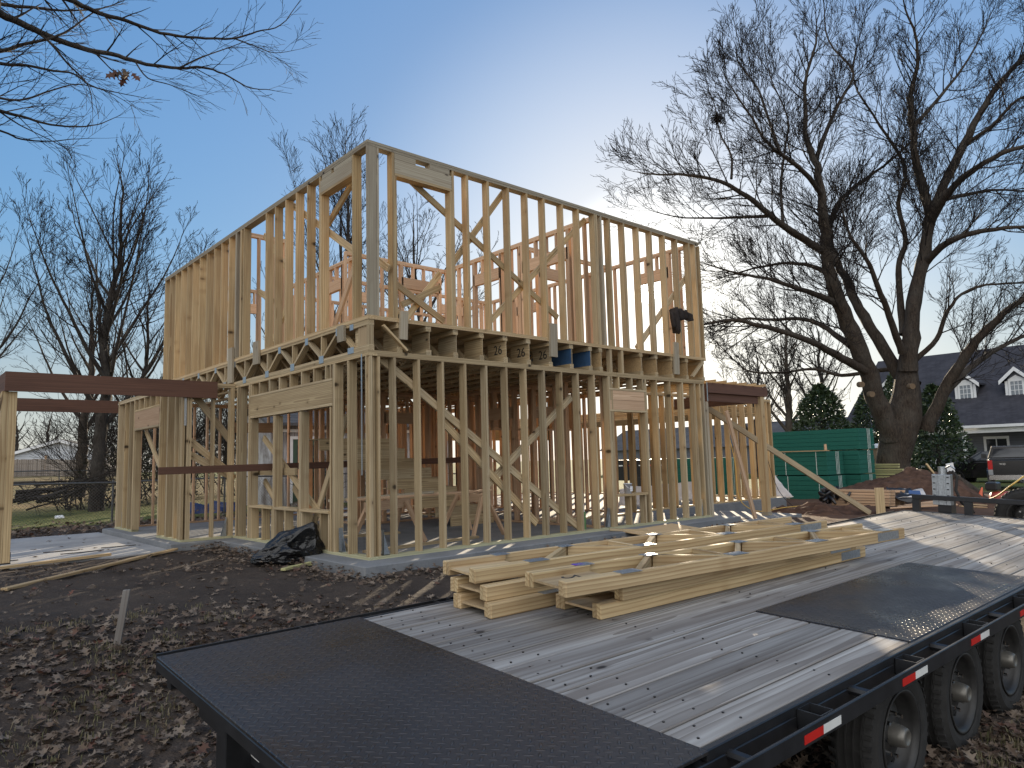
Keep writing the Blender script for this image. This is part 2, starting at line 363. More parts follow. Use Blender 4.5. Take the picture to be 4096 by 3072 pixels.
# ------------------------------------------------------------------ house frame
T = .0381; D6 = .14
HF = thing('timber_house', (0, 0, 0), 'two storey timber house frame of bare studs, joists and braces on a concrete slab', 'house frame')
PIN, YP, FIR, TRE = M['pine'], M['ypine'], M['fir'], M['treated']
def part(name, boxes, mat, parent=HF, kind=None):
    b = MB()
    for q in boxes: b.box(*q)
    o = b.build(name, mat, parent)
    if kind: o['kind'] = kind
    return o
def jit(a): return RG.uniform(-a, a)
def studX(xr, z0, z1, mat, y0=0, d=D6, k=1, name='stud'):       # wall along X, right edge xr, k plies
    b = MB()
    for i in range(k):
        x1 = xr - i*(T+.001); tw = jit(.006)
        b.cell((x1-T, y0+.002+abs(jit(.003)), z0), (tw, 0, z1-z0), (T, 0, 0), (0, d-.008, 0))
    return b.build(name, mat, HF)
def studY(yr, z0, z1, mat, x0=0, d=D6, k=1, name='stud'):       # wall along Y, far edge yr
    b = MB()
    for i in range(k):
        y1 = yr - i*(T+.001); tw = jit(.006)
        b.cell((x0+.002+abs(jit(.003)), y1-T, z0), (0, tw, z1-z0), (0, T, 0), (d-.008, 0, 0))
    return b.build(name, mat, HF)
L1, H1, F1, F2, T2 = 2.694, 2.77, 3.19, 3.2485, 5.71
U0, U1 = F2, T2-2*T
XE, YE, WY, XW = 7.955, 9.31, 4.77, -.9
# lower right wall (y=0)
part('sill_plate', [(D6+.001, 0, 0, 7.93, D6, T)], TRE); part('sill_plate', [(0, 0, 0, D6, WY, T)], TRE)
part('top_plate', [(D6+.001, .001, L1, XE-.12, D6, L1+T-.001)], PIN); part('top_plate', [(.001, -.001, L1, D6, WY+.06, L1+T-.001)], PIN)
part('top_plate', [(.0, 0, L1+T, 5.07, D6, H1)], PIN); part('top_plate', [(5.073, -.003, L1+T, XE-.12, D6, H1)], PIN); part('top_plate', [(.003, D6+.002, L1+T, D6-.002, WY, H1)], PIN)
studX(.062, T, L1, PIN, -.002, .09); studY(.085, T, L1, PIN, -.003, .13); studX(.176, T, L1, PIN)
for k in range(10): studX(.434+.4064*k+jit(.008), T, L1, PIN)
studX(4.50, T, L1, PIN); studX(4.955, T, L1, PIN, k=3); studX(5.935, T, L1, PIN, k=2)
for x in (6.267, 6.683, 7.10, 7.524): studX(x, T, L1, PIN)
studX(7.70, T, L1, PIN); studX(7.835, T, L1, M['gpine'])
part('end_board', [(7.85, -.012, -.02, 7.93, .13, 2.34)], M['gpine'])
b = MB(); b.box(4.87, .004, 2.10, 5.90, .136, 2.27); b.box(4.87, .006, 2.275, 5.90, .136, 2.445); b.build('header', M['fir'], HF)
part('header_plate', [(4.86, -.004, 2.062, 5.90, .137, 2.098)], PIN); part('header_plate', [(4.86, -.002, 2.447, 5.90, .137, 2.484)], PIN)
for x in (5.16, 5.53, 5.85): studX(x, 2.486, L1, PIN, name='cripple_stud')
part('window_sill', [(4.956, -.03, .555, 5.80, .18, .593)], PIN); studX(5.36, T, .553, PIN, name='cripple_stud'); studX(5.78, T, .553, PIN, name='cripple_stud')
# lower left wall (x=0)
studY(.583, T, L1, PIN); studY(1.023, T, L1, PIN, k=2)
studY(1.10, T, 2.08, PIN, name='jack_stud')
for y in (2.11, 3.08): studY(y, T, 2.08, PIN, k=2, name='mullion_post')
studY(4.045, T, 2.08, PIN, name='jack_stud'); studY(4.135, T, L1, PIN, k=2)
studY(4.56, T, L1, PIN); studY(4.70, T, L1, PIN, k=2)
part('header', [(.0, 1.028, 2.135, .12, 4.05, 2.455)], PIN)
part('header_plate', [(-.004, 1.028, 2.095, D6, 4.05, 2.132)], PIN); part('header_plate', [(-.004, 1.028, 2.458, D6, 4.05, 2.495)], PIN)
for y in (1.10, 1.25, 1.63, 2.048, 2.463, 2.873, 3.274, 3.685, 4.045): studY(y, 2.497, L1, PIN, name='cripple_stud')
for y0, y1, c in ((1.105, 2.03, 1.42), (2.115, 3.0, 2.62), (3.085, 4.0, 3.52)):
    part('window_sill', [(-.02, y0, .56, .16, y1, .598)], PIN)
    for q in (y0+.05, c, y1-.01): studY(q, T, .558, PIN, name='cripple_stud')
# wing walls: A faces the camera (y = 4.77), B runs back (x = -0.9)
part('sill_plate', [(XW, WY, 0, -.002, WY+D6, T)], TRE); part('sill_plate', [(XW, WY+D6+.002, 0, XW+D6, 6.2, T)], TRE); part('sill_plate', [(XW, 7.95, 0, XW+D6, YE, T)], TRE)
part('top_plate', [(XW+.003, WY, L1, -.002, WY+D6, L1+T-.001)], PIN); part('top_plate', [(XW, WY-.002, L1+T, .0, WY+D6, H1)], PIN)
part('top_plate', [(XW, WY+D6+.002, L1, XW+D6, YE, L1+T-.001)], PIN); part('top_plate', [(XW+.002, WY+D6+.002, L1+T, XW+D6, YE, H1)], PIN)
studX(XW+.04, T, L1, PIN, WY); studX(XW+.15, T, L1, PIN, WY, k=2); studX(-.345, T, L1, PIN, WY); studX(-.005, T, L1, PIN, WY, k=2)
for y in (4.99, 5.23, 5.66): studY(y, T, L1, PIN, XW)
studY(5.70, T, L1, PIN, XW); studY(6.18, T, L1, PIN, XW, k=2)
studY(7.99, T, L1, PIN, XW, k=2); studY(8.35, T, L1, PIN, XW); studY(8.72, T, L1, PIN, XW); studY(9.30, T, L1, PIN, XW, k=2)
part('header', [(XW, 6.185, 2.10, XW+.09, 7.91, 2.44)], M['fir']); part('header_plate', [(XW-.003, 6.185, 2.062, XW+D6, 7.91, 2.098)], PIN); part('header_plate', [(XW-.003, 6.185, 2.442, XW+D6, 7.91, 2.48)], PIN)
for y in (6.45, 6.85, 7.25, 7.65): studY(y, 2.482, L1, PIN, XW, name='cripple_stud')
# upper right wall
part('bottom_plate', [(D6+.001, 0, F1+.0205, XE, D6, F2)], YP); part('bottom_plate', [(0, .0, F1+.0205, D6, YE, F2)], YP)
part('top_plate', [(D6+.002, .002, U1, XE-.06, D6, U1+T-.001)], M['gpine']); part('top_plate', [(0, -.002, U1+T, XE, D6, T2)], M['gpine'])
part('top_plate', [(.002, 0, U1, D6, YE, U1+T-.001)], M['gpine']); part('top_plate', [(.0, D6+.002, U1+T, D6-.002, YE, T2)], M['gpine'])
b = MB(); b.cell((.0, .002, U0), (0, 0, U1-U0), (.137, 0, 0), (0, T, 0)); b.build('corner_post', M['gpine'], HF)
studX(.18, U0, U1, M['gpine']); studX(.436, U0, U1, YP); studX(1.486, U0, U1, YP)
studX(.475, U0, 5.30, YP, name='jack_stud'); studX(1.446, U0, 5.30, YP, name='jack_stud')
b = MB(); b.box(.442, .003, 5.34, 1.444, .13, 5.545); b.box(.442, .005, 5.549, .80, .13, U1-.002); b.box(1.05, .005, 5.549, 1.41, .13, U1-.002); b.build('header', M['gpine'], HF)
part('header_plate', [(.442, .0, 5.30, 1.444, D6, 5.338)], YP)
for x in (1.769, 2.184, 2.602, 3.011, 3.408, 3.845, 4.246): studX(x, U0, U1, YP)
studX(4.724, U0, U1, PIN, k=2); studX(4.846, U0, U1, M['gpine'])
for x in (5.082, 5.498, 5.922, 6.326, 6.75, 7.162, 7.592): studX(x, U0, U1, PIN)
studX(7.80, U0, U1, PIN); studX(7.955, U0, U1, PIN)
# upper left wall
studY(.438, U0, U1, YP); studY(1.453, U0, U1, YP)
studY(1.412, U0, 5.33, YP, name='jack_stud')
b = MB(); b.box(.003, .442, 5.37, .13, 1.41, 5.555); b.box(.005, .442, 5.559, .13, .98, U1-.002); b.box(.005, 1.06, 5.559, .13, 1.36, U1-.002); b.build('header', M['gpine'], HF)
part('header_plate', [(.0, .442, 5.33, D6, 1.41, 5.367)], YP)
for y in (1.866, 2.267, 2.67, 3.08, 3.459, 4.476): studY(y, U0, U1, YP)
studY(4.62, U0, U1, YP, k=2); studY(4.868, U0, U1, M['gpine'], k=2)
for y in (5.205, 5.625, 6.031, 6.454, 6.881, 7.321, 7.694, 8.091, 8.509, 8.925, 9.303): studY(y, U0, U1, YP)
# floor deck and trusses
b = MB()
for i in range(4):
    for j in range(4): b.box(-.004+i*1.99, -.006+j*2.33, F1, -.004+i*1.99+1.987, -.006+j*2.33+2.327, F1+.02)
b.build('subfloor', M['ply'], HF)
def truss_mesh(xl, y0, y1, first=False):
    """floor truss along Y: chords laid flat 89 mm wide, webs, plywood end panel"""
    b = MB(); w = .089; zb, zt = H1+.001, F1-.002
    b.box(xl, y0, zb, xl+w, y1, zb+T); b.box(xl, y0+.003, zt-T, xl+w, y1, zt)
    b.box(xl, y0, zb+T+.001, xl+w, y0+.42, zb+2*T); b.box(xl, y0, zt-2*T, xl+w, y0+.42, zt-T-.001)
    zl, zh = zb+T, zt-T; y = y0+.86; k = 0
    js = []
    b.beam((xl+w/2, y0+.42, zl+.03), (xl+w/2, y0+.84, zh), T, w, up=(1, 0, 0))
    while y + 1.0 < y1:
        b.beam((xl+w/2, y, zh), (xl+w/2, y+.5, zl), T, w, up=(1, 0, 0)); b.beam((xl+w/2, y+.5, zl), (xl+w/2, y+.99, zh), T, w, up=(1, 0, 0))
        b.cell((xl+.003, y+.49, zl), (0, 0, zh-zl), (0, T, 0), (w-.006, 0, 0)); js.append((y, 1)); js.append((y+.5, 0)); y += .99
    b.box(xl+w/2+.012, y0+.005, zl+T, xl+w/2+.024, y0+.45, zh-T)
    return b, js
tr_x = [1.027, 1.508, 2.005, 2.482, 2.976, 3.47, 3.97, 4.45, 4.72, 5.86, 6.32, 6.83, 7.32, 7.885]
b, js = truss_mesh(.002, 0, YE, True); t0 = b.build('floor_truss', PIN, HF)
pb = MB()
for y, hi in js:
    z = F1-.05 if hi else H1+.03; s = .05 if hi else .07
    pb.box(-.003, y-s, z-.055, .0, y+s, z+.055)
pb.box(-.003, .40, F1-.09, 0, .50, F1-.01); pb.box(-.003, .39, H1+.005, 0, .56, H1+.09)
pb.build('gusset_plate', M['galv'], t0)
def stencil(txt, loc, size, facing, parent, mat, thick=.0008, shear=0):
    """painted lettering as a real thin mesh: facing = (right vector, up vector)"""
    c = bpy.data.curves.new('lettering', 'FONT'); c.body = txt; c.size = size; c.extrude = thick; c.align_x = 'CENTER'; c.align_y = 'CENTER'; c.shear = shear
    o = bpy.data.objects.new('lettering', c); COL.objects.link(o); dg = bpy.context.evaluated_depsgraph_get()
    me = bpy.data.meshes.new_from_object(o.evaluated_get(dg)); bpy.data.objects.remove(o)
    r, u = V(facing[0]).normalized(), V(facing[1]).normalized(); n = r.cross(u)
    mt = Matrix(((r.x, u.x, n.x, loc[0]), (r.y, u.y, n.y, loc[1]), (r.z, u.z, n.z, loc[2]), (0, 0, 0, 1)))
    me.transform(mt); off = ORG.get(parent.name, V((0, 0, 0))) if parent else V((0, 0, 0))
    if off.length: me.transform(Matrix.Translation(-off))
    me.materials.clear(); me.materials.append(mat); o = bpy.data.objects.new('lettering', me); COL.objects.link(o); o.parent = parent; ORG[o.name] = off
    return o
M['ink'] = plain('stencil_ink', (.02, .02, .02), .8)
for i, xr in enumerate([.54] + tr_x):
    b, _ = truss_mesh(xr-.089, .003, YE - .02); o = b.build('floor_truss', PIN, HF)
    if xr in (2.482, 2.976, 3.47):
        stencil('26', (xr-.089+.0445+.010, .20, (H1+F1)/2), .21, ((0, -1, 0), (0, 0, 1)), o, M['ink'])
    if xr in (3.97, 4.45):
        e = MB(); e.box(xr-.062, .004, H1+.07, xr-.052, 1.2, F1-.06); e.build('blue_panel', M['blue'], o)
    if xr > 4.6:
        e = MB(); e.box(xr-.062, .004, H1+.05, xr-.054, .6, F1-.05); e.build('end_panel', M['osb'], o)
part('rim_post', [(.003, .002, H1+2*T, .085, .05, F1-2*T)], PIN)
part('rim_panel', [(.02, .053, H1+2*T, .032, .30, F1-2*T)], M['ply'])
for x in (4.98, 5.30): part('rim_post', [(x-.06, .002, H1+.002, x, .09, F1-.002)], PIN)
b = MB(); b.beam((.22, -.01, 3.12), (.60, -.01, 2.80), .03, .06, up=(0, 1, 0)); b.build('rim_brace', M['ypine'], HF)
b = MB(); b.beam((7.45, .02, 2.83), (7.80, .02, 3.12), .04, .07, up=(0, 1, 0)); b.build('rim_brace', PIN, HF)
# blocks nailed over the floor edge
for x0, x1, z0, z1, s in ((.47, .615, 2.95, 3.35, .02), (3.385, 3.555, 2.93, 3.49, .01), (6.79, 6.97, 2.84, 3.48, .02)):
    b = MB(); b.cell((x0, -.045, z0), (s, 0, z1-z0), (x1-x0-s, 0, 0), (0, T, 0)); b.build('nailed_block', M['gpine'], HF)
for y0, y1, z0, z1 in ((.60, .79, 2.97, 3.20), (3.61, 3.85, 3.01, 3.41), (4.82, 5.05, 2.80, 3.46)):
    b = MB(); b.cell((-.045, y0, z0), (0, .01, z1-z0), (0, y1-y0, 0), (T, 0, 0)); b.build('nailed_block', M['gpine'], HF)
# diagonal braces
def brace(p, q, w=.09, up=(0, 1, 0), mat=YP):
    b = MB(); b.beam(p, q, w, T, up=up); return b.build('brace', mat, HF)
yb = D6+.022
for p, q in (((.75, 5.40), (3.78, 3.66)), ((2.66, 5.64), (1.55, 4.22)), ((2.28, 3.40), (4.66, 5.60)), ((.55, 3.85), (1.46, 3.36)), ((.74, 3.53), (1.44, 3.89)), ((.78, 3.27), (1.46, 4.12))):
    brace((p[0], yb, p[1]), (q[0], yb, q[1])); yb += .0405
for p, q in (((.27, 2.70), (4.1, .10)), ((1.30, 1.88), (3.18, .22)), ((4.13, 2.31), (2.15, .84))):
    _o = D6+.022+(.0 if p[0] < 1 else .041 if p[0] < 2 else .082); brace((p[0], _o, p[1]), (q[0], _o, q[1]), .11, mat=PIN)
brace((5.9, .17, 3.3), (7.7, .17, 5.0), .11, mat=PIN)
xb_ = .165
for p, q, m_ in (((2.9, 5.70), (.66, 4.31), YP), ((.74, 5.40), (1.78, 4.84), YP), ((.70, 4.26), (1.42, 3.33), M['fir']), ((4.42, 4.47), (3.80, 4.17), YP), ((.42, 4.20), (-.0, 3.93), YP), ((3.4, 4.7), (4.4, 5.55), YP), ((4.4, 3.2), (3.4, 4.1), YP)):
    brace((xb_, p[0], p[1]), (xb_, q[0], q[1]), .10, up=(1, 0, 0), mat=m_); xb_ += .0405
xc_ = .211
for p, q in (((3.95, 1.75), (1.0, .05)), ((2.1, .35), (1.05, 1.95)), ((4.1, 1.0), (2.7, .05)), ((3.0, .9), (2.05, .2))):
    brace((xc_, p[0], p[1]), (xc_, q[0], q[1]), .10, up=(1, 0, 0), mat=PIN); xc_ += .0405
part('brace', [(.17, 2.6, 1.10, .21, 4.1, 1.215)], PIN)
yw_ = WY+D6+.022
for p, q in (((XW+.2, 2.60), (-.02, 1.75)), ((XW+.18, 1.75), (.0, 1.15)), ((XW+.2, 1.5), (.1, 1.05))):
    brace((p[0], yw_, p[1]), (q[0], yw_, q[1]), .12, mat=PIN); yw_ += .0405
brace((-.72, 6.2, .95), (-.72, 7.75, 2.05), .10, up=(1, 0, 0), mat=PIN)
# metal straps
part('metal_strap', [(-.006, .16, 1.1, -.002, .19, 2.73)], M['galv']); part('metal_strap', [(XW+.02, WY-.006, 2.0, XW+.06, WY-.002, 2.75)], M['galv']); part('metal_strap', [(7.90, -.018, 2.35, 7.93, -.013, 2.75)], M['galv'])
def holddown(p, d):
    b = MB(); p = V(p); d = V(d); s = V((0, 0, 1)).cross(d)
    b.cell(p - s*.03, (0, 0, .33), s*.06, d*.004); b.prism([p-s*.03, p-s*.03+d*.09, p-s*.03+V((0, 0, .3))], s*.004); b.prism([p+s*.03, p+s*.03+d*.09, p+s*.03+V((0, 0, .3))], -s*.004); b.cell(p-s*.03, d*.09, s*.06, (0, 0, .01))
    return b.build('hold_down', M['galv'], HF)
holddown((.07, .905, T), (0, -1, 0)); holddown((.24, .07, T), (1, 0, 0)); holddown((7.62, .07, T), (-1, 0, 0)); holddown((4.80, .07, T), (-1, 0, 0)); holddown((-.11, WY+.06, T), (-1, 0, 0)); holddown((XW+.07, 8.9, T), (0, -1, 0))

# interior and rear walls: too many studs to be parts of their own
ist = MB(); ipl = MB(); ihd = MB()
def wallX(y, x0, x1, z0, z1, ops=(), d=.09, st=.29):
    ipl.box(x0, y, z0, x1, y+d, z0+T); ipl.box(x0, y, z1-2*T, x1, y+d, z1-T-.001); ipl.box(x0, y-.002, z1-T, x1, y+d+.002, z1)
    for a, c, h in ops:
        ihd.box(a, y, h, c, y+d, h+.24)
        for e in (a, c): ist.box(e-T, y, z0+T, e+T, y+d, z1-2*T)
        q = a+.3
        while q < c-.1: ist.box(q, y, h+.24, q+T, y+d, z1-2*T); q += st
    x = x0
    while x < x1-T:
        if not any(a < x+.02 < c for a, c, h in ops): ist.cell((x, y, z0+T), (jit(.008), 0, z1-z0-3*T), (T, 0, 0), (0, d, 0))
        x += st
    ist.box(x1-T, y, z0+T, x1, y+d, z1-2*T)
def wallY(x, y0, y1, z0, z1, ops=(), d=.09, st=.30):
    ipl.box(x, y0, z0, x+d, y1, z0+T); ipl.box(x, y0, z1-2*T, x+d, y1, z1-T-.001); ipl.box(x-.002, y0, z1-T, x+d+.002, y1, z1)
    for a, c, h in ops:
        ihd.box(x, a, h, x+d, c, h+.24)
        for e in (a, c): ist.box(x, e-T, z0+T, x+d, e+T, z1-2*T)
        q = a+.3
        while q < c-.1: ist.box(x, q, h+.24, x+d, q+T, z1-2*T); q += st
    y = y0
    while y < y1-T:
        if not any(a < y+.02 < c for a, c, h in ops): ist.cell((x, y, z0+T), (0, jit(.008), z1-z0-3*T), (0, T, 0), (d, 0, 0))
        y += st
    ist.box(x, y1-T, z0+T, x+d, y1, z1-2*T)
ZF = F1+.021
wallY(4.86, .16, 4.84, ZF, T2, ((.9, 2.2, 5.05), (2.9, 3.8, 5.1)))
wallX(4.86, 2.3, 4.95, ZF, T2, ((3.68, 4.72, 5.12),))
wallX(4.86, .16, 1.0, ZF, T2)
wallX(2.36, 4.96, 7.80, ZF, T2, ((5.5, 6.2, 5.1),))
wallY(7.84, .16, 2.45, ZF, T2, ((.75, 1.6, 5.1),))
wallY(2.6, 4.98, 9.2, ZF, T2, ((5.6, 6.5, 5.1),)); wallX(9.2, .2, 7.8, ZF, T2, ((1.2, 2.2, 5.1), (4.6, 5.8, 5.1)))
wallY(7.84, 2.46, 9.2, ZF, T2, ((4.5, 5.7, 5.1),)); wallX(6.9, 2.7, 7.8, ZF, T2, ((3.4, 4.2, 5.2), (6.2, 7.0, 5.2)))
for xx in (3.72, 4.10): ist.box(xx, 4.86, ZF+T, xx+T, 4.95, ZF+.45)
ipl.box(3.70, 4.855, ZF+.45, 4.70, 4.955, ZF+.49); ipl.box(3.70, 4.855, ZF+.95, 4.70, 4.955, ZF+1.03)
wallY(4.86, .2, 4.3, .001, H1-.002, ((2.6, 3.5, 2.1),)); wallX(4.86, 2.9, 7.8, .001, H1-.002, ((3.2, 4.1, 2.1), (5.9, 6.9, 2.05)))
wallX(2.36, 4.98, 6.6, .001, H1-.002, ((5.2, 5.95, 2.1),)); wallX(9.2, XW+.15, 7.8, .001, H1-.002, ((1.6, 2.7, 2.1), (4.4, 6.0, 2.1)))
_i, _p = ist, ipl; ist = MB(); ipl = MB()
wallX(2.06, 8.0, 14.25, .001, H1-.002, (), .14, .40); wallY(14.12, 2.22, 11.5, .001, H1-.002, (), .14, .40); tag(ist.build('wing_stud', M['ypine'], HF), kind='stuff'); tag(ipl.build('wing_plate', M['ypine'], HF), kind='stuff'); ist, ipl = _i, _p
wallX(11.4, 7.9, 14.1, .001, H1-.002, ((9.5, 12.5, 2.1),)); wallY(7.84, 2.5, 9.1, .001, H1-.002, ((3.6, 4.6, 2.1), (6, 7, 2.1)))
wallX(6.2, 4.98, 7.8, .001, H1-.002, (), .09, .24); wallX(3.4, 5.0, 7.7, 1.9, H1-.002, (), .09, .22); wallY(2.7, 4.98, 7.5, .001, H1-.002, ((5.2, 6.1, 2.1),)); wallY(6.1, 4.98, 9.1, .001, H1-.002, ((6.2, 7.1, 2.1),)); wallX(7.0, 3.0, 6.0, .001, H1-.002)
tag(ist.build('interior_stud', FIR, HF), kind='stuff'); tag(ipl.build('interior_plate', FIR, HF), kind='stuff'); tag(ihd.build('interior_header', FIR, HF), kind='stuff')
b = MB()
for i in range(5): b.box(11.0+.05*i, 2.3, 2.30+.055*i, 13.9, 10.8, 2.345+.055*i)
b.build('stacked_joist', M['ypine'], HF)
part('garage_beam', [(8.2, 10.9, 1.95, 14.0, 11.05, 2.35)], M['osb'])
# porch beams and posts
LV = M['lvl']
PB = thing('patio_porch_frame', (-2.2, 7, -.09), 'open porch frame of brown laminated beams on timber posts over the pale patio slab', 'porch frame')
for bx in ((-3.47, 4.70, 2.49, -.34, 4.755, 2.785), (-3.47, 4.76, 2.49, -3.41, 9.4, 2.784), (-3.405, 9.31, 2.52, -.905, 9.365, 2.79)):
    part('porch_beam', [bx], LV, PB)
for y in (4.86, 9.25):
    b = MB(); b.box(-3.49, y-.09, -.07, -3.40, y+.09, 2.488); b.box(-3.398, y-.09, -.07, -3.30, y+.09, 2.488); o = b.build('post', M['ypine'], PB)
    e = MB(); e.box(-3.50, y-.1, -.089, -3.29, y+.1, -.071); e.box(-3.505, y-.04, -.088, -3.492, y+.04, .12); e.box(-3.298, y-.03, -.088, -3.285, y+.03, .08); e.build('post_base', M['blackp'], o)
b = MB(); b.beam((-3.6, 4.9, 1.6), (-3.44, 6.6, 2.46), .09, T, up=(1, 0, 0)); b.build('brace', YP, PB)
b = MB(); b.beam((-3.53, 4.75, 2.42), (-3.53, 5.8, 1.5), .09, T, up=(1, 0, 0)); b.build('brace', YP, PB)
PR = thing('entry_porch_frame', (9.2, .6, -.13), 'small porch frame with reddish beams and one post at the right end of the house', 'porch frame')
part('porch_beam', [(7.96, -.02, 2.53, 10.33, .035, 2.74)], LV, PR); part('porch_beam', [(7.96, .04, 2.36, 10.0, .09, 2.72)], LV, PR); part('porch_beam', [(10.27, .04, 2.53, 10.33, 2.05, 2.74)], LV, PR); part('porch_beam', [(9.62, .1, 2.36, 9.68, 2.05, 2.62)], LV, PR)
b = MB(); b.box(10.05, .0, -.13, 10.20, .14, 2.528); o = b.build('post', M['ypine'], PR); b = MB(); b.box(10.04, -.01, -.128, 10.21, .15, -.05); b.build('post_foot', M['gpine'], o)
b = MB()
for k in range(6): b.box(8.1+.4*k, -.10, 2.745, 8.14+.4*k, 2.0, 2.80)
b.build('rafter', YP, PR)
top('leaning_board', (lambda b: (b.beam((8.45, -.1, 2.15), (9.25, -.15, -.125), .10, .045, up=(0, 1, 0)), b)[1])(MB()), M['fir'], 'dark board leaning on the porch slab at the right end of the house frame', 'board')
top('kicker_brace', (lambda b: (b.beam((9.66, 1.24, 2.40), (13.62, -.74, -.30), .14, .04, up=(0, 1, 0)), b)[1])(MB()), M['pine'], 'long diagonal brace running down from the porch to a stake in the dirt', 'brace')
top('brace_stake', (lambda b: (b.cell((13.58, -.90, -.75), (0, 0, 1.08), (.12, -.17, 0), (.03, .02, 0)), b)[1])(MB()), M['pine'], 'upright board stake in the dirt holding the foot of the long brace', 'stake')
# ------------------------------------------------------------------ trailer (frame t forward, s right, n up)
TA = V((-2.585, -4.356, .312)); tt = V((math.cos(rad(.763))*math.cos(rad(-.804)), math.cos(rad(.763))*math.sin(rad(-.804)), math.sin(rad(.763)))).normalized()
_w = V((math.sin(rad(-.804)), -math.cos(rad(-.804)), 0)); _n = _w.cross(tt); ro = rad(-2.265)
ts = (math.cos(ro)*_w + math.sin(ro)*_n).normalized(); tn = (-math.sin(ro)*_w + math.cos(ro)*_n).normalized()
def TP(t, s, n=0): return TA + tt*t + ts*s + tn*n
def tbox(b, t0, t1, s0, s1, n0, n1, m=0, rn=None):
    e = [tt*(t1-t0), ts*(s1-s0), tn*(n1-n0)]; e.sort(key=lambda q: -q.length); b.cell(TP(t0, s0, n0), e[0], e[1], e[2], m, rn)
TR = thing('flatbed_trailer', TP(4, 1.2, -.93), 'black flatbed trailer with weathered plank deck and steel tread plates', 'trailer')
LT, WD = 8.22, 2.42
# planks
edges = [0]; 
for wv in (.17, .19, .19, .19, .19, .19, .185): edges.append(edges[-1]+wv)
edges += [1.527, 1.70, 1.88, 2.06, 2.25, 2.42]
for i in range(len(edges)-1):
    a, c = edges[i]+.0055, edges[i+1]-.0055
    segs = [(0, LT)] if c < 1.53 else [(0, 1.875), (4.235, LT)]
    if i == 5: segs = [(0, 3.62), (3.624, LT)]
    for t0, t1 in segs:
        b = MB(); dz = jit(.0025); tbox(b, t0+.004, t1, a, c, -.038+dz, dz); o = b.build('deck_plank', M['deck'], TR, bevel=.004)
b = MB()
for i in range(len(edges)-1):
    for t in (.10, .30, 1.1, 2.3, 3.5, 4.7, 5.9, 7.1, 8.05):
        for q in (.28, .72):
            if 1.85 < t < 4.3 and edges[i] > 1.5: continue
            s = edges[i] + q*(edges[i+1]-edges[i]); tq = t+jit(.05); b.cyl(TP(tq, s, -.002), TP(tq, s, .0042), .0055, 7)
b.build('deck_screw', M['blackp'], TR)['kind'] = 'stuff'
def plate(name, t0, t1, s0, s1, n0, n1, **k):
    b = MB(); o = TP(t0, s0, n1); i = len(b.v)
    b.cell(TP(t0, s0, n0), tt*(t1-t0), ts*(s1-s0), tn*(n1-n0)); return b.build(name, M['tread'], TR, bevel=.003)
plate('tread_plate', -1.15, .0, -.03, 2.46, -.012, .004)
plate('tread_plate', 1.876, 4.234, 1.532, 2.425, -.02, .006)
b = MB()
tbox(b, -1.15, -1.10, -.03, 2.46, -.068, -.0125); tbox(b, -.98, -.93, .1, 2.3, -.30, -.17); tbox(b, -1.099, LT, -.03, .03, -.16, -.041); tbox(b, -1.099, LT, 2.36, 2.455, -.16, -.0415)
for q in (.75, 1.65): tbox(b, -1.09, LT, q-.06, q+.06, -.34, -.10)
tbox(b, 0, LT, 2.425, 2.455, -.041, .002); tbox(b, 0, LT, -.03, -.003, -.041, .0)
tbox(b, LT+.001, LT+.07, -.03, 2.60, -.16, .004)
for i in range(21): tbox(b, -.9+.43*i, -.84+.43*i, .031, 2.359, -.14, -.045)
b.build('frame', M['steel'], TR, bevel=.004)
b = MB(); tbox(b, -1.12, LT+.05, 2.56, 2.575, -.085, -.012); b.build('rub_rail', M['steel'], TR, bevel=.003)
b = MB(); tbox(b, -1.12, LT+.05, -.155, -.14, -.125, -.015); b.build('rub_rail', M['steel'], TR)
for side, (s0, s1) in enumerate(((2.456, 2.559), (-.139, -.031))):
    for i in range(19):
        b = MB(); t = -.83+.483*i
        if i % 2:
            tbox(b, t, t+.006, s0, s1, -.09, -.012); tbox(b, t+.10, t+.106, s0, s1, -.09, -.012); tbox(b, t, t+.106, s1-.006, s1, -.09, -.0125); tbox(b, t, t+.106, s0, s0+.006, -.09, -.0125); b.build('stake_pocket', M['steel'], TR)
        else:
            b.cyl(TP(t, s0-.002, -.05), TP(t, s1+.002, -.05), .022, 8); b.build('rail_spool', M['steel'], TR)
for t in (-1.05, -.40, .45, 1.37, 2.30, 3.20, 4.1, 5.1, 6.1, 7.1):
    b = MB(); tbox(b, t, t+.15, 2.5755, 2.577, -.070, -.036, 0); tbox(b, t+.151, t+.30, 2.5755, 2.577, -.070, -.036, 1); b.build('reflector_tape', [M['red'], M['tapewhite']], TR)
b = MB()
for q in range(3):
    b = MB(); tbox(b, -.982, -.9803, .62+.6*q, .76+.6*q, -.26, -.22, 0); tbox(b, -.982, -.9803, .761+.6*q, .90+.6*q, -.26, -.22, 1); b.build('reflector_tape', [M['red'], M['tapewhite']], TR)
b = MB(); tbox(b, -.983, -.9802, 1.55, 1.72, -.28, -.20); b.build('tail_light', M['red'], TR)
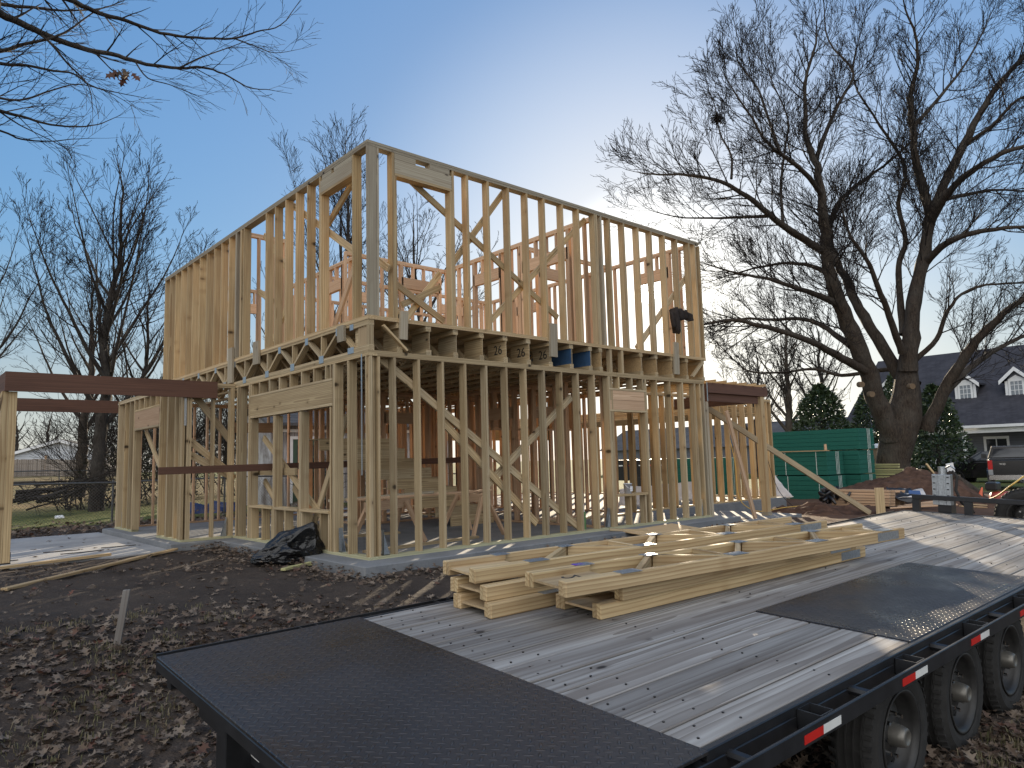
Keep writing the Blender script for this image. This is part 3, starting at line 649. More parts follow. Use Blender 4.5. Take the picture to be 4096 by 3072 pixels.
# wheels
M['hub'] = plain('hub_metal', (.20, .19, .17), .45, .6, .2, 8)
M['rim'] = plain('painted_rim', (.035, .034, .033), .5, .3, .3, 9); M['hole'] = plain('rim_hole', (.004, .004, .004), .9)
def wheel(c, ax, r=.385, wd=.235, parent=TR, rim_r=.235):
    c, ax = V(c), V(ax).normalized()
    b = MB(); h = wd/2
    b.lathe(c, ax, [(rim_r-.005, -h+.02), (rim_r+.03, -h), (r-.06, -h-.006), (r-.02, -h+.02), (r, -h+.045), (r, h-.045), (r-.018, h-.018), (r-.055, h+.008), (rim_r+.045, h+.006), (rim_r+.012, h-.006), (rim_r-.004, h-.02)], 48, 0)
    for g in (-.06, -.02, .02, .06): b.lathe(c, ax, [(r-.002, g-.006), (r+.006, g-.004), (r+.006, g+.004), (r-.002, g+.006)], 48)
    x = ax.orthogonal().normalized(); y = ax.cross(x)
    for k in range(44):
        a = 2*math.pi*k/44; d = x*math.cos(a)+y*math.sin(a); e = ax.cross(d)
        for sg in (-1, 1): b.cell(c + d*(r-.004) + ax*(sg*(h-.05)) - e*.012, ax*(sg*.045)-d*.012, e*.02, d*.012)
    ty = b.build('tyre', M['rubber'], parent)
    b = MB(); b.lathe(c, ax, [(rim_r+.008, h-.006), (rim_r+.012, h+.004), (rim_r-.004, h+.002), (rim_r-.022, h-.03), (rim_r-.028, .005), (rim_r-.045, .012), (.175, .034), (.135, .052), (.095, .060), (.088, .064), (.0, .064)], 40); rm = b.build('rim', M['rim'], parent, smooth=True)
    b = MB()
    for k in range(8):
        a = 2*math.pi*(k+.5)/8; d = x*math.cos(a)+y*math.sin(a); p = c + d*.172
        b.cyl(p+ax*.0, p+ax*.0385, .022, 10)
    b.build('vent_hole', M['hole'], rm)
    b = MB()
    for k in range(8):
        a = 2*math.pi*k/8; d = x*math.cos(a)+y*math.sin(a); p = c + d*.112; b.cyl(p+ax*.05, p+ax*.088, .0125, 6)
    b.build('wheel_nut', M['chrome'], rm)
    b = MB(); b.lathe(c, ax, [(.062, .06), (.058, .11), (.050, .138), (.038, .148), (.035, .143), (.0, .140)], 24); b.build('hub', M['hub'], rm, smooth=True)
for t in (2.03, 3.0, 3.97):
    wheel(TP(t, 2.185, -.56), ts); wheel(TP(t, .235, -.56), -ts)
    b = MB(); b.cyl(TP(t, .3, -.56), TP(t, 2.1, -.56), .045, 10); b.build('axle', M['steel'], TR)
    b = MB(); b.tube([TP(t-.42, 2.02, -.34), TP(t-.2, 2.02, -.44), TP(t, 2.02, -.47), TP(t+.2, 2.02, -.44), TP(t+.42, 2.02, -.34)], [.03]*5, 6); b.build('leaf_spring', M['steel'], TR)
# front rail, jack, winch plate, gooseneck
b = MB(); tbox(b, LT+.02, LT+.08, .10, 2.5, .165, .225); b.build('front_rail', M['blackp'], TR, bevel=.005)
for s in (.10, .72, 1.5, 2.3):
    b = MB(); tbox(b, LT+.022, LT+.078, s, s+.09, .0045, .164); b.build('rail_post', M['blackp'], TR)
b = MB(); tbox(b, LT+.13, LT+.30, .38, .54, -.45, .19); b.build('jack_leg', M['blackp'], TR)
b = MB(); tbox(b, LT+.10, LT+.115, .33, .55, .10, .50); tbox(b, LT+.115, LT+.2, .33, .345, .10, .50); tbox(b, LT+.115, LT+.2, .535, .55, .10, .50); tbox(b, LT+.09, LT+.10, .385, .405, .1, .50); tbox(b, LT+.09, LT+.1, .475, .495, .1, .50)
jk = b.build('jack_bracket', M['galv'], TR, bevel=.003)
b = MB()
for n in (.22, .3, .38, .46): tbox(b, LT+.088, LT+.0995, .345, .37, n, n+.012); tbox(b, LT+.088, LT+.0995, .51, .535, n, n+.012)
b.build('bracket_slot', M['hole'], jk)
b = MB(); b.cyl(TP(LT+.16, .44, .5), TP(LT+.16, .44, .6), .05, 12); b.tube([TP(LT+.15, .46, .57), TP(LT+.1, .56, .62), TP(LT+.08, .62, .58)], [.012]*3, 6); b.build('jack_crank', M['galv'], TR)
b = MB(); b.tube([TP(LT+.15, .56, .55), TP(LT+.15, .62, .48), TP(LT+.14, .60, .3), TP(LT+.14, .66, .14), TP(LT+.13, .80, .02)], [.018]*5, 7); b.build('hydraulic_hose', M['rubber'], TR)
b = MB(); tbox(b, LT+.071, LT+2.6, .95, 1.05, -.25, -.08); tbox(b, LT+.071, LT+2.6, 1.45, 1.55, -.25, -.08); b.build('tongue', M['steel'], TR)
wheel(TP(LT+.42, 1.33, -.02), -tt, .37, .24, TR, .22)

# ------------------------------------------------------------------ floor trusses lying on the trailer
def flat_truss(L, label, t0, s0, n0, yaw, first=True, mark=None, purple=False, extra=0):
    """truss lying on its side; local x along, y across (0..0.405), z up (0..0.089)"""
    ca, sa = math.cos(yaw), math.sin(yaw)
    def P(x, y, z): return TP(t0 + x*ca - y*sa, s0 + x*sa + y*ca, n0 + z)
    th = thing('floor_truss', P(L/2, .2, 0), label, 'truss', 'floor trusses stacked on the trailer')
    dx, dy = tt*ca+ts*sa, ts*ca-tt*sa; W = .405; H = .089
    def cell(b, x0, x1, y0, y1, z0=0, z1=H, m=0):
        b.cell(P(x0, y0, z0), dx*(x1-x0), dy*(y1-y0), tn*(z1-z0), m)
    b = MB(); cell(b, 0, L, 0, .038); b.build('chord', M['ypine'], th, bevel=.004)
    b = MB(); cell(b, 0, L+extra, W-.038, W); b.build('chord', M['ypine'], th, bevel=.004)
    b = MB(); cell(b, .004, .46, .039, .078); b.build('end_block', M['ypine'], th, bevel=.004)
    b = MB(); cell(b, .004, .43, W-.078, W-.039); b.build('end_block', M['ypine'], th, bevel=.004)
    b = MB(); cell(b, .012, .44, .078, W-.078, .038, .052); pn = b.build('end_panel', M['ply'], th)
    if mark:
        c = P(.24, .20, .0525); stencil(mark, c, .17, (dy, -dx), pn, M['ink'])
    wb = MB(); pl = []
    x = .60
    pl.append((.50, W-.03, .15)); pl.append((.44, .03, .11))
    while x + .92 < L:
        for a, c, y0, y1 in ((x, x+.40, W-.045, .045), (x+.44, x+.84, .045, W-.045)):
            wb.beam(P(a, y0, H/2), P(c, y1, H/2), .038, H-.002, up=tn)
        wb.beam(P(x+.86, .04, H/2), P(x+.86, W-.04, H/2), .036, H-.004, up=tn)
        pl.append((x+.42, .035, .11)); pl.append((x+.92, W-.04, .15)); x += .94
    wb.build('web', M['ypine'], th)
    for i, (px, py, hw) in enumerate(pl):
        if px + hw/2 > L: continue
        e = MB(); cell(e, px-hw/2*1.1, px+hw/2*1.1, py-.045, py+.045, H+.0005, H+.0022)
        for k in range(int(hw/.016)): cell(e, px-hw/2+k*.016, px-hw/2+k*.016+.006, py-.042, py+.042, H+.0024, H+.0042)
        e.build('gusset_plate', M['galv'], th)
    if purple:
        e = MB(); cell(e, .36, .44, .0, .05, H+.0022, H+.0034); e.build('paint_mark', plain('purple_paint', (.10, .03, .42), .5), th)
    e = MB(); cell(e, L-.42, L-.1, W+.0005, W+.0015, .012, .078)
    e.build('side_plate', M['galv'], th)
    return th
flat_truss(3.75, 'bottom truss of the nearer-left pile of trusses, lying on the deck planks', .565, .165, .003, .03)
flat_truss(3.8, 'middle truss of the left pile, between the deck truss and the top one', .585, .105, .094, .05)
flat_truss(3.85, 'top truss of the left pile, open webs with plates facing the sky', .60, .0, .185, .10)
flat_truss(3.26, 'bottom truss of the right pile, lying on the deck planks toward the tread plate', 1.035, .625, .003, .045)
flat_truss(2.85, 'middle truss of the right pile with its end set back', 1.20, .66, .094, .05)
flat_truss(3.66, 'top truss of the right pile with stencilled end panel and a purple mark', .745, .66, .185, .115, mark='26', purple=True)
# ------------------------------------------------------------------ loose boards, bag, stake and other small things near the house
def loose(name, p, q, w, h, mat, label, cat, up=(0, 0, 1), group=None, bevel=.003):
    b = MB(); b.beam(p, q, w, h, up=up); return top(name, b, mat, label, cat, group, bevel=bevel)
loose('loose_board', (-3.9, 4.12, -.075), (-2.0, 4.62, -.07), .09, .04, M['ypine'], 'short pale board lying along the edge of the patio slab', 'board')
loose('loose_board', (-3.66, 2.1, gz(-3.66, 2.1)+.03), (-1.05, 4.5, -.075), .09, .035, M['ypine'], 'long pale board lying across the dirt toward the patio slab', 'board')
loose('laminated_beam', (-1.62, 3.5, 1.225), (4.3, 3.56, 1.28), .044, .115, M['lvl'], 'dark brown beam lying level through the window openings', 'beam')
for i, (p, q, t_) in enumerate((((-.86, .70), (-.30, 1.02), 'pale scrap of lumber with ink marks, the nearer of two in front of the bag'), ((-.72, .92), (-.16, 1.0), 'scrap of lumber tucked against the black bag'))):
    z = gz(*p)+.03; o = loose('lumber_scrap', (p[0], p[1], z+.01), (q[0], q[1], z+.012), .075, .03, M['lime'], t_, 'wood scrap', group='lumber scraps by the bag')
b = MB(); zs = gz(-3.35, -1.5)
b.cell((-3.33, -1.52, zs-.15), (.08, -.03, .62), (.05, -.02, 0), (.012, .03, 0)); top('survey_stake', b, M['deck'], 'grey weathered wooden stake standing in the fallen leaves', 'stake', bevel=.003)
# trash bag: crumpled heap with an open, gathered mouth
def bag():
    bm = bmesh.new(); bmesh.ops.create_icosphere(bm, subdivisions=6, radius=1); nk = V((.42, -.25, .88)).normalized()
    for v in bm.verts:
        p = v.co.copy(); ang = math.acos(max(-1, min(1, p.dot(nk)))); t1 = nk.orthogonal().normalized(); t2 = nk.cross(t1); az = math.atan2(p.dot(t2), p.dot(t1))
        q = V((p.x*.46, p.y*.34, max(p.z, -.50)*.25+.125))
        if p.x < 0: q.x *= 1.12; q.z *= 1-.42*ss(.1, .95, -p.x)
        q += nk*(.19*math.exp(-(ang/.42)**2))*V((.3, .3, 1)).length
        cr_ = math.sin(az*7+3*noise.noise(p*1.6))*.5+math.sin(az*15+4*noise.noise(p*2.1+V((3, 0, 0))))*.3
        q += p*(.026*cr_*ss(.15, .7, ang)*ss(2.6, 1.2, ang))
        q += p*(.05*noise.noise(p*1.9+V((5, 1, 2))) - .030*abs(noise.noise(V((p.x*3.2, p.y*3.2, p.z*5)))) - .016*abs(noise.noise(V((p.x*8, p.y*6, p.z*9)))))
        mo = V((.30, -.80, .52)).normalized(); d = math.acos(max(-1, min(1, p.dot(mo))))
        if d < .42: q -= mo*(.16*(1-(d/.42)**2))
        v.co = q
    me = bpy.data.meshes.new('rubbish_bag'); bm.to_mesh(me); bm.free(); me.polygons.foreach_set('use_smooth', [True]*len(me.polygons))
    m = NT('black_plastic'); g = m.n('ShaderNodeTexCoord').outputs['Object']; nz = m.noise(g, 9, 3, .55, 1.6); me.materials.append(m.out((.006, .0065, .008), .24, m.bump(nz, .55, .03), spec=.55))
    o = bpy.data.objects.new('rubbish_bag', me); COL.objects.link(o); o.location = (-.40, 1.50, gz(-.42, 1.5)+.02); o.rotation_euler = (0, 0, rad(-18)); o.scale = (1.05, 1, 1.08)
    tag(o, 'crumpled black plastic rubbish bag slumped against the concrete slab', 'rubbish bag')
bag()
# jacket hanging from a stud of the upper wall
def jacket():
    out = [(6.69, 4.07), (6.74, 4.13), (6.825, 4.168), (6.95, 4.155), (7.10, 4.14), (7.235, 4.155), (7.27, 4.12), (7.33, 4.06), (7.355, 4.0), (7.375, 3.955), (7.29, 3.93), (7.25, 4.0), (7.215, 4.045), (7.17, 4.0), (7.12, 3.95), (6.98, 3.925), (6.95, 3.93), (6.90, 3.80), (6.885, 3.63), (6.82, 3.66), (6.78, 3.72), (6.685, 3.745)]
    bm = bmesh.new(); f = bm.faces.new([bm.verts.new((x, 0, z)) for x, z in out]); bmesh.ops.triangulate(bm, faces=[f]); bmesh.ops.subdivide_edges(bm, edges=bm.edges[:], cuts=3, use_grid_fill=True)
    bmesh.ops.triangulate(bm, faces=bm.faces[:])
    for v in bm.verts: v.co.y = -.075 + .045*math.sin(v.co.x*38+v.co.z*7) + .02*noise.noise(V((v.co.x*14, v.co.z*9, 1)))
    me = bpy.data.meshes.new('jacket'); bm.to_mesh(me); bm.free(); me.polygons.foreach_set('use_smooth', [True]*len(me.polygons)); me.materials.append(plain('dark_cloth', (.035, .028, .026), .95, 0, .3, 30, .2))
    o = bpy.data.objects.new('jacket', me); COL.objects.link(o); md = o.modifiers.new('s', 'SOLIDIFY'); md.thickness = .05
    tag(o, 'dark jacket hanging over the studs near the right end of the upper wall', 'jacket')
jacket()
# bucket, glue tube on/near the right window
b = MB(); c = V((5.33, .06, .594)); b.lathe(c, (0, 0, 1), [(0, 0), (.062, 0), (.078, .17), (.082, .17), (.082, .18), (.072, .18), (.060, .02)], 20, 0)
t = thing('bucket', c, 'small white plastic bucket standing on the window sill of the lower wall', 'bucket'); b.build('pail', plain('bucket_plastic', (.50, .54, .62), .4), t, smooth=True)
b = MB(); b.tube([c+V((-.08, 0, .165)), c+V((-.06, -.06, .10)), c+V((0, -.10, .08)), c+V((.06, -.06, .10)), c+V((.08, 0, .165))], [.003]*5, 5); b.build('handle', M['chrome'], t)
b = MB(); b.cell(c+V((-.035, -.079, .04)), (.07, 0, 0), (0, -.003, .09), (0, -.002, 0)); b.build('sticker', plain('label_paper', (.75, .76, .8), .6), t)
t = thing('caulk_tube', (4.32, .22, 0), 'green caulk tube with a white nozzle standing inside by the wall', 'caulk tube')
b = MB(); b.cyl((4.32, .22, .0), (4.32, .22, .33), .034, 14); b.build('barrel', plain('green_tube', (.10, .22, .09), .45), t); b = MB(); b.cyl((4.32, .22, .33), (4.32, .22, .46), .016, 10, r1=.006); b.build('nozzle', M['white'], t)
# inside: stairs, sawhorses, plank, loose lumber
ST = thing('stair', (3.6, 3.6, 0), 'stack of rough timber steps climbing inside the ground floor', 'stair')
for i in range(9):
    x1 = 4.62 - .04*i; x0 = 3.55 - .27*i if i < 6 else 2.0
    b = MB(); b.box(4.35-.32*i-.8, 3.0+.05*i, .19*i+.001, 4.62-.27*i, 3.02+.05*i+.02, .19*i+.186); b.build('riser', M['pine'], ST)
    b = MB(); b.box(4.35-.32*i-.8, 3.0+.05*i, .19*i+.1865, 4.62-.27*i, 4.0, .19*i+.2); b.build('tread', M['pine'], ST)
def sawhorse(c, rz, label):
    c = V(c); x = V((math.cos(rz), math.sin(rz), 0)); y = V((-x.y, x.x, 0)); z = V((0, 0, 1)); h = .62
    t = thing('sawhorse', c, label, 'sawhorse', 'sawhorses inside the house frame')
    b = MB(); b.beam(c-x*.6+z*h, c+x*.6+z*h, .04, .14); b.build('top_rail', M['fir'], t)
    for sx in (-1, 1):
        for sy in (-1, 1):
            b = MB(); b.beam(c+x*(.45*sx)+y*(.04*sy)+z*(h+.03), c+x*(.60*sx)+y*(.30*sy)+z*.002, .09, T, up=tuple(y)); b.build('leg', M['fir'], t)
sawhorse((1.05, 1.25, 0), rad(25), 'left sawhorse inside the ground floor, carrying planks'); sawhorse((2.95, 1.6, 0), rad(80), 'right sawhorse inside the ground floor, carrying planks')
loose('plank', (.5, 1.45, .715), (3.5, 1.75, .715), .14, .038, M['fir'], 'long plank resting across the two sawhorses', 'board'); loose('plank', (.3, 1.7, .711), (2.1, 1.55, .755), .09, .04, M['gpine'], 'weathered board laid slanting on top of the sawhorse plank', 'board')
loose('floor_board', (.35, .75, .02), (2.55, .95, .02), .09, .04, M['pine'], 'pale board lying on the slab just inside the front wall', 'board'); loose('floor_board', (.7, 3.0, .02), (2.2, 2.75, .02), .14, .04, M['pine'], 'wider board lying on the slab behind the sawhorses', 'board'); loose('floor_board', (5.2, 2.0, .02), (7.4, 1.8, .02), .14, .04, M['pine'], 'board lying on the slab behind the small window', 'board')
loose('slab_board', (5.0, -.60, gz(5, -.6)+.12), (4.55, -.15, .03), .10, .04, M['pine'], 'short board propped on the slab edge beside the plywood offcut', 'board')
b = MB(); b.cell((4.75, -1.15, gz(5, -1)+.09), (1.5, .1, .01), (-.15, .75, .09), (0, 0, .014)); top('plywood_offcut', b, M['ply'], 'plywood offcut leaning against the slab edge behind the trusses', 'plywood')
loose('porch_scrap', (9.1, .9, -.10), (9.75, 1.25, -.08), .09, .04, M['fir'], 'short scrap board on the small porch slab', 'board')
# ------------------------------------------------------------------ bare trees
TRG = random.Random(5)
def rvec():
    while True:
        q = V((TRG.uniform(-1, 1), TRG.uniform(-1, 1), TRG.uniform(-1, 1)))
        if .05 < q.length < 1: return q.normalized()
def grow(mb, p, d, L, r, lvl, up=.10, ang=.75, dens=1.0, wand=.17, tip=.004, inner=None, ratio=.68):
    n = 5 if L > .8 else 4 if L > .35 else 3
    pts = [p.copy()]; rr = [r]; d = d.normalized(); st = L/(n-1)
    for i in range(1, n):
        d = (d + rvec()*wand + V((0, 0, up))).normalized(); pts.append(pts[-1]+d*st); rr.append(max(tip, r*(1-.72*i/(n-1))))
    (inner if (inner is not None and r > .03) else mb).tube(pts, rr, 6 if r > .06 else 4 if r > .02 else 3)
    if lvl <= 0: return
    k = max(2, int(L*dens*(2.9 if lvl > 1 else 4.6)+.5)); k = min(k, 11)
    for i in range(k):
        f = .22 + .78*(i+TRG.random()*.8)/k; f = min(f, .99); a = f*(n-1); j = min(int(a), n-2); q = pts[j].lerp(pts[j+1], a-j)
        dd = (pts[j+1]-pts[j]).normalized(); pr = rvec(); pr = (pr - dd*pr.dot(dd)).normalized(); an = ang*TRG.uniform(.6, 1.25)
        nd = dd*math.cos(an) + pr*math.sin(an)
        rb = rr[j]*(1-(a-j)) + rr[j+1]*(a-j)
        nl = L*ratio*TRG.uniform(.55, 1.1)*(1.15-.5*f)
        if nl < .12: continue
        grow(mb, q, nd, nl, max(tip, rb*.62), lvl-1, up, ang, dens, wand, tip, inner, ratio)
def limb(trunk, crown, pts, r0, r1, lvl=2, sp=.55, L0=2.2, L1=1.1, up=.12, start=.2, n=8, ang=.8, tip=.005, dens=1.0):
    """a main limb along given points; side branches grow from it"""
    # smooth: Catmull-Rom
    P = []
    for i in range(len(pts)-1):
        a = pts[max(i-1, 0)]; b = pts[i]; c = pts[i+1]; d = pts[min(i+2, len(pts)-1)]
        for k in range(4):
            t = k/4; P.append(.5*((2*b) + (c-a)*t + (2*a-5*b+4*c-d)*t*t + (3*b-a-3*c+d)*t**3))
    P.append(pts[-1]); m = len(P)
    P = [q + rvec()*r0*.12 for q in P]
    R_ = [r0 + (r1-r0)*(i/(m-1))**.8 for i in range(m)]
    trunk.tube(P, R_, n if r0 > .08 else 6, wob=.22 if r0 > .15 else 0)
    tot = sum((P[i+1]-P[i]).length for i in range(m-1)); s = tot*start
    acc = 0
    for i in range(m-1):
        sl_ = (P[i+1]-P[i]).length
        while s <= acc+sl_:
            f = (s-acc)/max(sl_, 1e-6); q = P[i].lerp(P[i+1], f); dd = (P[i+1]-P[i]).normalized(); pr = rvec(); pr = (pr-dd*pr.dot(dd)).normalized(); an = ang*TRG.uniform(.6, 1.2)
            g = s/tot; rad_ = R_[i]
            grow(crown, q, dd*math.cos(an)+pr*math.sin(an), (L0+(L1-L0)*g)*TRG.uniform(.6, 1.2), min(max(tip, rad_*.42), .026), lvl, up, .58, dens, .12, tip, None, .64)
            s += sp*TRG.uniform(.6, 1.4)*(1.9-1.1*g)
        acc += sl_
    grow(crown, P[-1], P[-1]-P[-2], L1*.8, max(tip, r1), lvl, up, .55, dens, .13, tip, None, .64)
def tree_thing(name, base, label, cat, group, trunk, crown, bm='bark', tm='twig'):
    t = thing(name, base, label, cat, group); trunk.build('trunk', M[bm], t, smooth=True)
    if crown.v: crown.build('crown', M[tm], t)
    return t
# --- the great bare tree on the right
def z6(x, y, d): return at(2500+x/1.1059, y/1.1059, d)
tk, cr = MB(), MB(); D0 = 27
base = at(3570, 1985, D0)
def tr(*a): return [at(x, y, D0+dd) for x, y, dd in a]
P0 = tr((3572, 2010, 0), (3570, 1960, 0), (3568, 1900, 0), (3572, 1830, 0), (3590, 1750, 0), (3615, 1660, 0), (3625, 1580, .1), (3628, 1480, .2))
tk.tube(P0, [.78, .66, .60, .585, .60, .62, .50, .36], 20, wob=.12)
D = D0
LM = [  # points (zoom-6 pixels, depth offset), r0, r1, level, spacing, L0
 ([(1180, 1940, -.2), (1110, 1760, -.3), (1040, 1560, -.6), (960, 1380, -.9), (910, 1230, -1.1), (890, 1060, -1.3), (875, 920, -1.5), (850, 740, -1.4), (800, 580, -1.2), (800, 380, -1.0), (850, 150, -1)], .42, .03, 2, .42, 2.6),
 ([(1225, 1680, .4), (1120, 1500, 1.0), (1040, 1370, 1.5), (985, 1250, 2), (925, 1130, 2.4), (905, 1000, 2.8), (960, 880, 3), (1080, 780, 3.2), (1200, 690, 3.4), (1290, 600, 3.4)], .27, .025, 2, .42, 2.3),
 ([(1255, 1640, 0), (1265, 1500, 0), (1285, 1330, .2), (1325, 1120, .4), (1345, 960, .6), (1305, 780, .6), (1275, 600, .4), (1265, 430, .2), (1300, 250, 0), (1240, 30, -.3)], .37, .03, 2, .42, 2.6),
 ([(1340, 1000, .6), (1410, 820, .9), (1500, 640, 1.2), (1590, 470, 1.4), (1690, 330, 1.5), (1830, 180, 1.5), (1950, 20, 1.5)], .24, .03, 2, .45, 2.4),
 ([(1350, 980, .5), (1440, 840, -.3), (1560, 740, -1), (1700, 665, -1.6), (1860, 620, -2), (2020, 560, -2.2)], .17, .03, 2, .45, 2.2),
 ([(1225, 1560, -.3), (1170, 1400, -1), (1120, 1270, -1.6), (1070, 1150, -2), (1000, 1050, -2.4), (960, 930, -2.6)], .15, .03, 2, .45, 1.8),
 ([(1230, 1480, .2), (1215, 1330, .8), (1210, 1180, 1.1), (1240, 1060, 1.3), (1210, 900, 1.4), (1240, 740, 1.4), (1130, 560, 1.3), (1010, 350, 1.3), (1040, 160, 1.3)], .16, .02, 2, .5, 1.9),
 ([(1330, 1900, -.2), (1440, 1680, -.7), (1530, 1540, -1.2), (1640, 1420, -1.8), (1790, 1310, -2.4), (1990, 1220, -3)], .27, .05, 2, .5, 2.2),
 ([(1400, 1760, -.2), (1500, 1650, .4), (1620, 1560, 1.2), (1780, 1480, 2), (1960, 1430, 2.6)], .16, .04, 2, .5, 2.0),
 ([(1285, 1590, 0), (1380, 1500, -.4), (1410, 1410, -.6), (1440, 1360, -.8), (1490, 1300, -1), (1600, 1260, -1.2), (1790, 1250, -1.4)], .11, .03, 2, .45, 1.6),
 ([(1060, 1640, -.6), (960, 1585, -1.4), (860, 1530, -2.2), (740, 1480, -3), (600, 1440, -3.6), (470, 1415, -4), (370, 1430, -4.2)], .17, .04, 2, .42, 1.5),
 ([(1000, 1530, -.7), (930, 1480, .2), (860, 1435, .8), (770, 1410, 1.4), (650, 1415, 1.9), (520, 1410, 2.2), (400, 1440, 2.4)], .13, .03, 2, .45, 1.4),
 ([(945, 1350, -.9), (860, 1310, -1.6), (760, 1275, -2.2), (640, 1235, -2.8), (500, 1210, -3.2), (360, 1170, -3.4)], .14, .02, 2, .4, 1.7),
 ([(905, 1215, -1.1), (820, 1175, -.4), (700, 1165, .3), (560, 1190, .8), (420, 1230, 1.2)], .10, .02, 2, .4, 1.6),
 ([(880, 1110, -1.2), (760, 1040, -2), (640, 950, -2.8), (540, 870, -3.3), (430, 805, -3.7), (280, 775, -4), (120, 770, -4.2), (50, 760, -4.3)], .15, .012, 2, .38, 2.0),
 ([(640, 955, -2.8), (520, 960, -2.4), (380, 965, -2), (230, 960, -1.8), (110, 930, -1.7)], .07, .012, 2, .38, 1.6),
 ([(870, 860, -1.5), (790, 760, -2.4), (700, 690, -3), (620, 620, -3.4), (560, 520, -3.6), (480, 400, -3.8), (440, 330, -3.9)], .10, .012, 2, .4, 1.9),
 ([(690, 690, -3), (620, 480, -2.4), (580, 380, -2.2), (500, 270, -2), (490, 200, -2)], .06, .012, 2, .4, 1.6),
 ([(470, 790, -3.6), (470, 690, -3.2), (420, 590, -3), (400, 480, -3), (370, 400, -3)], .05, .012, 2, .4, 1.4),
 ([(700, 1000, -2.4), (690, 820, -1.2), (710, 640, -.6), (720, 520, -.2), (640, 330, .2), (610, 130, .4)], .07, .012, 2, .4, 1.8),
 ([(840, 720, -1.4), (900, 560, -.6), (960, 430, 0), (1010, 320, .4), (900, 180, .8), (880, 20, 1)], .09, .02, 2, .42, 1.8),
 ([(1300, 1700, .6), (1210, 1640, 1.4), (1100, 1640, 2.2), (960, 1660, 2.8), (840, 1632, 3.2), (720, 1645, 3.6), (560, 1645, 4), (480, 1590, 4.2), (400, 1510, 4.3)], .12, .02, 2, .5, 1.3),
 ([(1420, 880, 1), (1520, 860, 1.8), (1640, 840, 2.4), (1800, 850, 3)], .10, .03, 2, .45, 1.9),
 ([(1330, 1160, .3), (1420, 1080, -.6), (1540, 1030, -1.4), (1680, 1010, -2), (1860, 1000, -2.4)], .16, .04, 2, .45, 1.9),
 ([(1500, 640, 1.2), (1620, 560, .4), (1740, 440, -.2), (1900, 380, -.6)], .10, .03, 2, .45, 1.9),
 ([(1275, 560, .4), (1400, 420, 1.2), (1520, 260, 1.8), (1620, 60, 2.2)], .09, .02, 2, .45, 1.9),
]
for pts, r0, r1, lv, sp, L0 in LM: limb(tk, cr, [z6(x, y, D+dd) for x, y, dd in pts], r0, r1, 3, sp*.50, L0*1.3, 1.5, start=.24, up=.085, tip=.0062, dens=1.3)
M['cutwood'] = plain('cut_wood', (.15, .105, .065), .9, 0, .2, 20)
big = tree_thing('bare_tree', base, 'great spreading bare tree with a thick forked trunk behind the dirt pile', 'tree', 'bare trees around the site', tk, cr)
for x, y, dd in ((3450, 1538, -1.1), (3491, 1577, -1.05), (3653, 1545, -.75)):
    p = at(x, y, D0+dd); e = MB(); e.cyl(p - CF*-.25, p - CF*-.03, .105, 14); e.build('pruned_stub', M['cutwood'], big)
b = MB()
for c, r in ((at(2500+408/1.1059, 525/1.1059, D0-3), .26),):
    for i in range(160):
        q = rvec(); s = rvec(); b.beam(c+q*r*TRG.random()-s*.1, c+q*r*TRG.random()+s*.1, .012, .012)
top('squirrel_nest', b, M['twig'], 'small dark leaf nest high in the left side of the great bare tree', 'nest')

# --- generic upright bare trees
def up_tree(px, py, d, ht, lean=(0, 0), r0=.24, nl=11, lvl=3, spread=.62, low=.22, label='', group='bare trees around the site', bm='bark_dark', tip=.006, dens=.9, sp=.55, seed=1, fork=1, L0=None, crown_up=.085):
    global TRG
    TRG = random.Random(seed)
    base = at(px, py, d); tk, cr = MB(), MB()
    pts = [base + V((0, 0, -.3))]; k = 8
    for i in range(1, k+1):
        f = i/k; pts.append(base + V((lean[0]*f, lean[1]*f, ht*f*.8)) + V((TRG.uniform(-1, 1), TRG.uniform(-1, 1), 0))*.22*f)
    limb(tk, cr, pts, r0, r0*.12, lvl, sp*1.5, ht*.16, ht*.10, up=crown_up, start=.35, ang=.7, tip=tip, dens=dens)
    for i in range(nl):
        f = low + (.86-low)*(i+TRG.random()*.6)/nl; a = 2.4*i + TRG.random(); j = min(int(f*k), k-1); q = pts[j].lerp(pts[j+1], f*k-j)
        L = ht*.5*(1.05-f)*TRG.uniform(.8, 1.15) + ht*.10; o = V((math.cos(a), math.sin(a), 0)); el = spread*TRG.uniform(.75, 1.2)
        lp = [q]; dd = (o*math.sin(el) + V((0, 0, math.cos(el)))).normalized()
        for s in range(5): dd = (dd + rvec()*.14 + V((0, 0, .12))).normalized(); lp.append(lp[-1]+dd*L/5)
        limb(tk, cr, lp, r0*(1-f)*.45+.012, .010, lvl, sp, L*.36, L*.24, up=crown_up, start=.18, tip=tip, dens=dens)
    return tree_thing('bare_tree', base, label, 'tree', group, tk, cr, bm)
lt = up_tree(382, 2070, 23.5, 14.6, (.6, .9), .27, 17, 3, .62, .24, 'tall bare tree by the chain link fence, its dark trunk seen under the porch beams', seed=3, sp=.36, dens=1.1)
up_tree(318, 1990, 33, 12.5, (.4, 0), .30, 12, 3, .7, .28, 'bare tree with a paler trunk just behind the tall one at the fence', bm='bark', seed=8, sp=.6)
up_tree(505, 2010, 27, 10.5, (.8, 0), .20, 11, 3, .75, .25, 'slim dark bare tree nearest the open wing wall at the fence', seed=12, sp=.55)
up_tree(-190, 2030, 27, 14.5, (-.5, 0), .28, 13, 3, .75, .25, 'bare tree whose crown enters at the left edge of the view', seed=21, sp=.5)
up_tree(1370, 1960, 36, 22.5, (.5, .3), .26, 9, 2, .34, .36, 'tall bare tree with upright leaders rising behind the upper corner of the house', seed=31, sp=.55, tip=.009, dens=.9)
